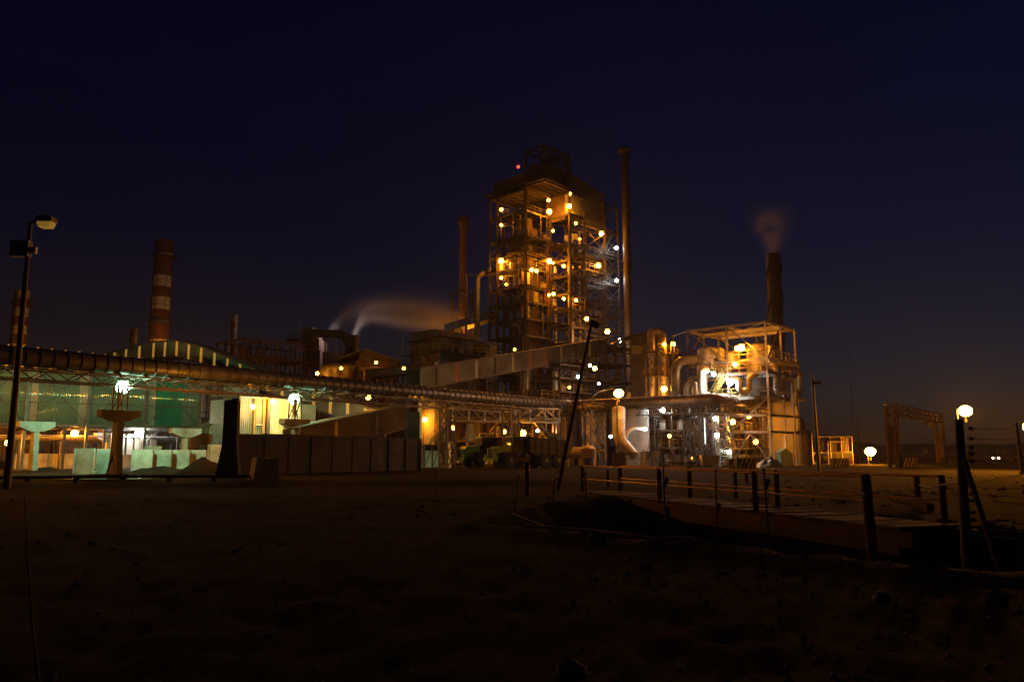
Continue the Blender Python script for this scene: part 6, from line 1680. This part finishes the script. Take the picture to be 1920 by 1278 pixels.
def far_pickup():
    p = PZ(1868, 150); t = Thing('service_truck', 'small far vehicle with its headlights on at the right edge', 'pickup', p)
    M = Matrix.Translation(p) @ Matrix.Rotation(math.pi + .35, 4, 'Z')
    t.put('body', prism([(0, .45), (0, 1.0), (-1.2, 1.1), (-1.7, 1.75), (-2.9, 1.75), (-3.1, 1.1), (-4.9, 1.1), (-4.9, .45)], 'pale_paint', 1.7), M)
    for x in (-.9, -3.9):
        for s in (-1, 1):
            c = M @ Vector((x, s * .8, .38)); ax = M.to_3x3() @ Vector((0, s, 0)); t.put('wheel', cyl_mesh('rubber', 14), align(c - ax * .12, c + ax * .12, .38, .38))
    for s in (-1, 1): t.put('headlight', ball_mesh(lens_mat((1, .8, .5), 60), 10, 6), M @ Matrix.Translation((.02, s * .6, .8)) @ Matrix.Diagonal((.06, .14, .12, 1)))
    t.put('windscreen', box_mesh('glass'), M @ Matrix.Translation((-1.44, 0, 1.42)) @ Matrix.Rotation(-.65, 4, 'Y') @ Matrix.Diagonal((.03, 1.5, .75, 1)))
far_pickup()
def distant_fence():
    t = Thing('distant_fence', 'distant low fence with posts along the right horizon', 'fence', PZ(1850, 165))
    for i in range(22):
        p = PZ(1692 + i * 11, 165 - i * .8); t.bar('post', p - UP * .2, p + UP * (1.9 if i % 4 else 2.6), .1, 'timber')
        if i: q = PZ(1692 + (i - 1) * 11, 165 - (i - 1) * .8); t.bar('wire_run', p + UP * 1.4, q + UP * 1.4, .03, 'galvanised'); t.bar('wire_run', p + UP * .8, q + UP * .8, .03, 'galvanised')
distant_fence()
G_R = 'orange lights of the right yard'
for px, py, d, L, r, lab, k in ((1810, 770, 80, 8000, .62, 'big orange floodlight above the braced fence post at the right', 'flood'), (1632, 846, 120, 5000, .75, 'low orange floodlight behind the wooden post, left of the gantry', 'flood'),
                             (1679, 852.5, 150, 900, .3, 'small orange lamp at the left gantry foot', None), (1932, 800, 72, 7000, .6, 'floodlight just beyond the right edge', 'flood'),
                             (1565, 838, 121.5, 1500, .3, 'lamp inside the right open shed', None), (1540, 845, 122, 900, .25, 'second lamp inside the right open shed', None)):
    lamp(P(px, py, d), SODIUM, L, r, lab, G_R, kind=k or 'bulkhead')
def lamp_stub(px, d, py, label):
    p = PZ(px, d); p.y += .6; t = Thing('lamp_pole', label, 'pole', p); z = Z(py, d)
    t.rod('pole_shaft', p, p + UP * (z + .2), .1, 'steel', 10, .8); t.box('foot_plate', p + UP * .03, (.5, .5, .06), 'steel')
lamp_stub(1810, 80, 770, 'tall pole of the big right floodlight, hidden by the near post'); lamp_stub(1632, 120, 846, 'short pole of the low orange floodlight')

sl = lamp((-50, 57, 8.2), SODIUM, 9000, .5, 'tall orange unseen lamp assumed beyond the left edge, added to light the barrier block and rails', None, 'bulkhead', (-1, 0, 0), cat='assumed lamp', name='assumed_lamp')  # assumed lamp out of view, added to light the block, rails and pier edges
sl.rod('pole_shaft', (-50.8, 57, -.1), (-50.8, 57, 9.0), .12, 'steel', 10, .7)  # pole added to carry the assumed lamp
# ================================================================== footbridge over the trench
def footbridge():
    A = Vector((2.75, 31, 0)); B = Vector((7.75, 15.9, 0)); dv = (B - A).normalized(); q = Vector((-dv.y, dv.x, 0)) * 1.62
    t = Thing('footbridge', 'plank footbridge with orange lit pipe rails across the trench', 'footbridge', (A + B) / 2)
    ang = math.atan2(dv.y, dv.x); L = (B - A).length; zd = .12
    n = 42
    for i in range(n):
        c = A.lerp(B, (i + .5) / n) + q / 2; t.box('plank', c + UP * (zd + rnd.uniform(-.012, .012)), (L / n - .03, 1.7 + rnd.uniform(-.06, .06), .06), 'timber', ang)
    for off in (0, 1.0): t.bar('side_beam', A + q * off - dv * .3 + UP * (zd - .19), B + q * off + dv * .3 + UP * (zd - .19), .14, 'rusty', .30, up=UP)
    t.bar('side_beam', A - q * .03 + UP * (zd - .42), B - q * .03 + UP * (zd - .42), .12, 'furnace_brown', .16)
    for off, ks in ((0.0, (0.0, .385, .70, .945)), (1.0, (.0, .33, .62, .97))):
        m = 'rail_lit'
        pts = [A.lerp(B, k) + q * off for k in ks]
        for p in pts: t.bar('post', p + UP * (zd - .45), p + UP * (zd + 1.03), .10, 'rusty')
        for zr in (1.0, .5):
            for a, b in zip(pts[:-1], pts[1:]): t.rod('rail', a + UP * (zd + zr), b + UP * (zd + zr), .026, m, 8)
footbridge()
def stub(px, ytop, ybase, wpx, label, m='timber', lean=0, sink=.3):
    d = CAM_H * F_PX / (ybase - 850); p = PZ(px, d); z = Z(ytop, d); r = wpx / F_PX * d / 2
    t = Thing('wooden_post', label, 'post', p, 'short wooden posts around the trench'); top = Vector((p.x + lean / F_PX * d, p.y, z))
    t.rod('post_shaft', p - UP * sink, top, r, m, 10, .92); t.rod('post_top', top - UP * .01, top + UP * .015, r * .85, 'timber_pale', 10)
    t.rod('wire_band', p.lerp(top, .75), p.lerp(top, .78), r * 1.06, 'galvanised', 10)
    return t
stub(988, 867, 926, 10, 'thick post standing alone left of the footbridge')
stub(1140, 880, 911, 7, 'thin post before the far end of the footbridge rails')
stub(1164, 874, 907, 8, 'post at the far end of the footbridge rear rail')
stub(1290, 874, 908, 8, 'slightly tilted post behind the middle of the footbridge', lean=3)
stub(1380, 884, 930, 8, 'post behind the footbridge below the nearest striped barrier')
stub(1400, 868, 903, 7, 'post standing in front of the nearest striped barrier')
stub(1640, 890, 1030, 20, 'stout dark post leaning under the low orange floodlight', lean=-8, sink=1.0)
stub(1722, 890, 948, 12, 'pale lit post between the log and the braced fence post', 'timber_pale')
def log():
    a = PZ(1676, 24.5, .28); b = PZ(1745, 22.5, .10); t = Thing('log', 'pale fallen log on the bank right of the footbridge', 'log', (a + b) / 2)
    t.tube('trunk', [a, a.lerp(b, .5) + UP * .02, b], [.17, .15, .12], 'timber_pale', None, 12)
    t.rod('cut_end', a - (b - a).normalized() * .01, a, .15, 'sign_white', 12)
log()
def stake(px, ytop, ybase, label, lean=0, ribbon=None, d=None):
    d = d or CAM_H * F_PX / (ybase - 850); p = PZ(px, d); z = Z(ytop, d)
    t = Thing('steel_stake', label, 'stake', p, 'thin steel stakes around the trench'); top = Vector((p.x + lean / F_PX * d, p.y, z))
    t.rod('rod', p - UP * .2, top, .014, 'rusty', 6)
    for k in (ribbon or ()): q = p.lerp(top, k); t.box('tape_scrap', q + Vector((.03, -.01, -.05)), (.07, .015, .16), 'pale_paint', .4, Matrix.Rotation(.5, 4, 'Y'))
    t.ball('knob', top, .022, 'rusty')
stake(1103, 885, 1008, 'thin stake nearest the left end of the footbridge', -4)
stake(1250, 874, 1026, 'thin stake with tape scraps before the middle of the footbridge', -2, (.85, .45, .5))
stake(1344, 882, 1018, 'thin stake with one low tape scrap left of the wide striped barrier', 3, (.55,))
stake(1446, 880, 1045, 'tallest thin stake, with a tape scrap near its top', -6, (.88,))
stake(1032, 900, 1000, 'thin stake leaning left of the footbridge end', 8, (.02,))
stake(958, 892, 1000, 'thin leaning stake at the left tip of the trench', 14)
stake(816, 878, 962, 'lone thin stake on the open ground in front of the trucks', 0)
def liner_edge():
    pts = []
    for px, py in ((958, 968), (1010, 962), (1062, 957), (1110, 956)):
        d = CAM_H * F_PX / (py - 850); pts.append(PZ(px, d, ground_z(*PZ(px, d).xy) + .03))
    t = Thing('liner_edge', 'pale wavy edge of plastic liner along the trench lip', 'liner', pts[1])
    t.tube('far_edge', pts, .018, 'galvanised', None, 6)
    pts = []
    for i, (px, py) in enumerate(((985, 998), (1040, 1003), (1100, 1008), (1160, 1016), (1220, 1026), (1290, 1026), (1360, 1030))):
        d = CAM_H * F_PX / (py - 850); q = PZ(px, d); pts.append(Vector((q.x, q.y, ground_z(q.x, q.y) + .03 + .02 * (i % 2))))
    t.tube('near_edge', pts, .03, 'concrete', None, 6)
liner_edge()
def fence_corner():
    d = 13.6; p = PZ(1812, d); p.z = -.35
    t = Thing('strain_post', 'tall braced wooden fence post with insulators and wires at the right', 'fence post', p)
    top = P(1798, 786, d); t.rod('main_post', p + UP * .0, top, .09, 'timber', 12, .72)
    t.rod('second_post', PZ(1806, d + .4) - UP * .2, P(1801, 880, d + .4), .05, 'timber', 8); t.rod('brace', PZ(1873, 12.4) - UP * .2, P(1808, 862, d - .1), .045, 'timber', 8)
    t.ball('brace_knot', P(1810, 897, d), (.1, .1, .13), 'rusty')
    for y in (803, 822, 838, 850, 864, 912, 926, 938, 960, 974, 988, 1002):
        q = P(1819 + (y - 800) * .03, y, d - .05); t.rod('insulator', q - Vector((.035, 0, 0)), q + Vector((.035, 0, 0)), .03, 'pale_paint', 8)
        t.tube('wire', [q, P(1875, y + (y - 850) * .02 + 2, 12.9), P(1960, y + (y - 850) * .09, 12.2)], .004, 'galvanised', None, 4)
    a = P(1798, 905, d); b = P(1722, 909, 23); t.tube('slack_rope', [a, a.lerp(b, .3) - UP * .02, a.lerp(b, .6) - UP * .08, b], .02, 'timber_pale', None, 6)
fence_corner()
def cane():
    a = PZ(100, 4.2, 0); b = P(46, 932, 5.0); t = Thing('dry_cane', 'long dry cane standing in the dark near left corner', 'plant', a)
    t.tube('stem', [a - UP * .1, a.lerp(b, .5) + Vector((-.03, 0, 0)), b], [.009, .007, .004], 'timber', None, 6)
    for i in range(6):
        q = a.lerp(b, .04 + .03 * i); e = q + Vector((rnd.uniform(-.35, .35), rnd.uniform(-.2, .2), rnd.uniform(.05, .22))); t.tube('dry_leaf', [q, q.lerp(e, .5) + UP * .05, e], [.006, .005, .002], 'timber_pale', None, 4, flat=.3)
cane()
def stones():
    r_ = random.Random(3); v = []; f = []
    OC = [(1, 0, 0), (-1, 0, 0), (0, 1, 0), (0, -1, 0), (0, 0, 1), (0, 0, -1)]; OF = [(0, 2, 4), (2, 1, 4), (1, 3, 4), (3, 0, 4), (2, 0, 5), (1, 2, 5), (3, 1, 5), (0, 3, 5)]
    for i in range(3200):
        if i % 3: y = 1.8 + 13 * r_.random() ** 1.6; x = r_.uniform(-.75, .78) * y
        else: y = r_.uniform(5, 14); x = r_.uniform(.1, .75) * y
        if poly_sd(x, y, TRENCH) < 0: continue
        s = .008 + .028 * r_.random() ** 4 + (.02 if x > .3 * y and r_.random() < .12 else 0); z = ground_z(x, y); b = len(v); a = r_.uniform(0, 6.28); c_, s_ = math.cos(a), math.sin(a)
        for p in OC:
            q = [p[k] * s * r_.uniform(.6, 1.35) for k in range(3)]; v.append((x + q[0] * c_ - q[1] * s_, y + q[0] * s_ + q[1] * c_, z + q[2] * .7 + s * .2))
        f += [tuple(b + k for k in t) for t in OF]
    for i in range(2600):
        if i % 2: y = r_.uniform(16, 60); x = y * r_.uniform(.3, .72)
        else: y = r_.uniform(9, 42); x = y * r_.uniform(-.7, .5)
        if poly_sd(x, y, TRENCH) < .2: continue
        c = noise.noise(Vector((x * .25, y * .25, 60)))
        if c < -.05: continue
        s = .02 + .07 * r_.random() ** 3 + (.10 * r_.random() ** 4 if i % 2 else 0); z = ground_z(x, y); b = len(v)
        for p in OC: v.append((x + p[0] * s * r_.uniform(.6, 1.5), y + p[1] * s * r_.uniform(.6, 1.5), z + p[2] * s * r_.uniform(.4, .9)))
        f += [tuple(b + k for k in t) for t in OF]
    o = bpy.data.objects.new('gravel', newmesh('gravel', v, f, 'stone')); LINK(o); tag(o, kind='stuff')
    for px, py, s, lab in ((1655, 1119, .09, 'reddish loose stone on the near right ground'), (1383, 1027, .08, 'pale pointed stone on the trench lip below the tallest stake'), (1120, 1018, .15, 'largest boulder on the near trench lip'), (1072, 1236, .10, 'rounded stone near the bottom middle of the ground'), (1865, 1119, .12, 'brown rock in the dark heap at the lower right')):
        d = CAM_H * F_PX / (py - 850); p = PZ(px, d); z = ground_z(p.x, p.y); vv = []; me = ball_mesh('stone', 10, 8)
        nv = [Vector(w.co) * s * (1 + .4 * noise.noise(w.co * 1.7 + Vector((px, 0, 0)))) for w in me.vertices]
        o = bpy.data.objects.new('rock', newmesh('rock', nv, [tuple(q.vertices) for q in me.polygons], 'stone', True)); LINK(o); o.location = (p.x, p.y, z + s * .3); o.scale = (1.2, .9, .75); tag(o, lab, 'rock')
stones()

# ================================================================== steam and smoke: real volumes
def smoke(name, label, org, size, build, dens, col=(.9, .88, .88)):
    m = bpy.data.materials.new(name + '_vapour'); m.use_nodes = True; t = m.node_tree; t.nodes.clear()
    o_ = t.nodes.new('ShaderNodeOutputMaterial'); pv = t.nodes.new('ShaderNodeVolumePrincipled'); pv.inputs['Color'].default_value = (*col, 1); pv.inputs['Anisotropy'].default_value = 0.0
    tc = t.nodes.new('ShaderNodeTexCoord'); sp = t.nodes.new('ShaderNodeSeparateXYZ'); t.links.new(tc.outputs['Object'], sp.inputs[0])
    def mth(op, a, b=None, c=None):
        n = t.nodes.new('ShaderNodeMath'); n.operation = op
        for i, x in enumerate((a, b, c)):
            if x is None: continue
            if isinstance(x, (int, float)): n.inputs[i].default_value = x
            else: t.links.new(x, n.inputs[i])
        return n.outputs[0]
    nz = t.nodes.new('ShaderNodeTexNoise'); nz.inputs['Scale'].default_value = .35; nz.inputs['Detail'].default_value = 3; t.links.new(tc.outputs['Object'], nz.inputs['Vector'])
    dn_ = build(mth, sp.outputs[0], sp.outputs[1], sp.outputs[2], nz.outputs['Fac'])
    t.links.new(mth('MULTIPLY', dn_, dens), pv.inputs['Density']); t.links.new(pv.outputs[0], o_.inputs['Volume']); MATS[name + label[:6]] = m
    x0, x1, y0, y1, z0, z1 = size
    v = [(x0 + (a + .5) * (x1 - x0), y0 + (b + .5) * (y1 - y0), z0 + (c + .5) * (z1 - z0)) for a, b, c in BOXV]
    me = bpy.data.meshes.new(name); me.from_pydata(v, [], BOXF); me.materials.append(m)
    o = bpy.data.objects.new(name, me); LINK(o); o.location = org; tag(o, label, 'steam', None, 'stuff')
def plume(h, k, sag, w0, wg, wy, xmax):
    def b(mt, x, y, z, nz):
        xp = mt('MAXIMUM', x, 0.0)
        zc = mt('SUBTRACT', mt('MULTIPLY', mt('SUBTRACT', 1.0, mt('EXPONENT', mt('DIVIDE', xp, -k))), h), mt('MULTIPLY', mt('MAXIMUM', mt('SUBTRACT', x, 4.0), 0.0), sag))
        w_ = mt('ADD', mt('MULTIPLY', xp, wg), w0)
        e = mt('DIVIDE', mt('SUBTRACT', z, zc), w_); ey = mt('DIVIDE', y, mt('ADD', mt('MULTIPLY', xp, wg), wy))
        g = mt('EXPONENT', mt('MULTIPLY', mt('ADD', mt('MULTIPLY', e, e), mt('MULTIPLY', ey, ey)), -1.0))
        edge = mt('MULTIPLY', mt('MINIMUM', mt('MAXIMUM', mt('MULTIPLY', mt('ADD', x, .6), 1.2), 0.0), 1.0), mt('MINIMUM', mt('MAXIMUM', mt('DIVIDE', mt('SUBTRACT', xmax, x), xmax * .6), 0.0), 1.0))
        edge = mt('MULTIPLY', edge, mt('MINIMUM', mt('MAXIMUM', mt('MULTIPLY', mt('ADD', z, .2), 2.0), 0.0), 1.0))
        return mt('MULTIPLY', mt('MULTIPLY', g, edge), mt('ADD', mt('MULTIPLY', nz, .8), .6))
    return b
smoke('steam_plume', 'pale plume of steam drifting right from the furnace house vent', P(664, 630, 175), (-1, 26, -5, 5, -.5, 11), plume(5.4, 1.4, .10, 1.15, .06, .9, 26), .6)
smoke('steam_plume', 'fainter plume of steam rising behind the bridging duct', P(619, 626, 180), (-1, 30, -5, 5, -.5, 13), plume(7.2, 3.2, .06, 1.3, .08, 1.2, 30), .09)
def puff(mt, x, y, z, nz):
    w_ = mt('ADD', mt('MULTIPLY', z, .26), 1.0)
    s_ = mt('MULTIPLY', mt('SUBTRACT', nz, .5), mt('MULTIPLY', z, .9))
    ex = mt('DIVIDE', mt('ADD', x, s_), w_); ey = mt('DIVIDE', y, w_)
    g = mt('EXPONENT', mt('MULTIPLY', mt('ADD', mt('MULTIPLY', ex, ex), mt('MULTIPLY', ey, ey)), -1.4))
    f_ = mt('MULTIPLY', mt('MINIMUM', mt('MAXIMUM', mt('DIVIDE', mt('SUBTRACT', 8.5, z), 8.5), 0.0), 1.0), mt('ADD', mt('MULTIPLY', mt('SUBTRACT', nz, .35), 3.0), .2))
    return mt('MAXIMUM', mt('MULTIPLY', g, f_), 0.0)
smoke('smoke_puff', 'thin smoke fanning out above the dark spiral finned stack', (SM_C.x, SM_C.y, SM_Z + .15), (-4.5, 4.5, -4, 4, 0, 8.5), puff, .5)
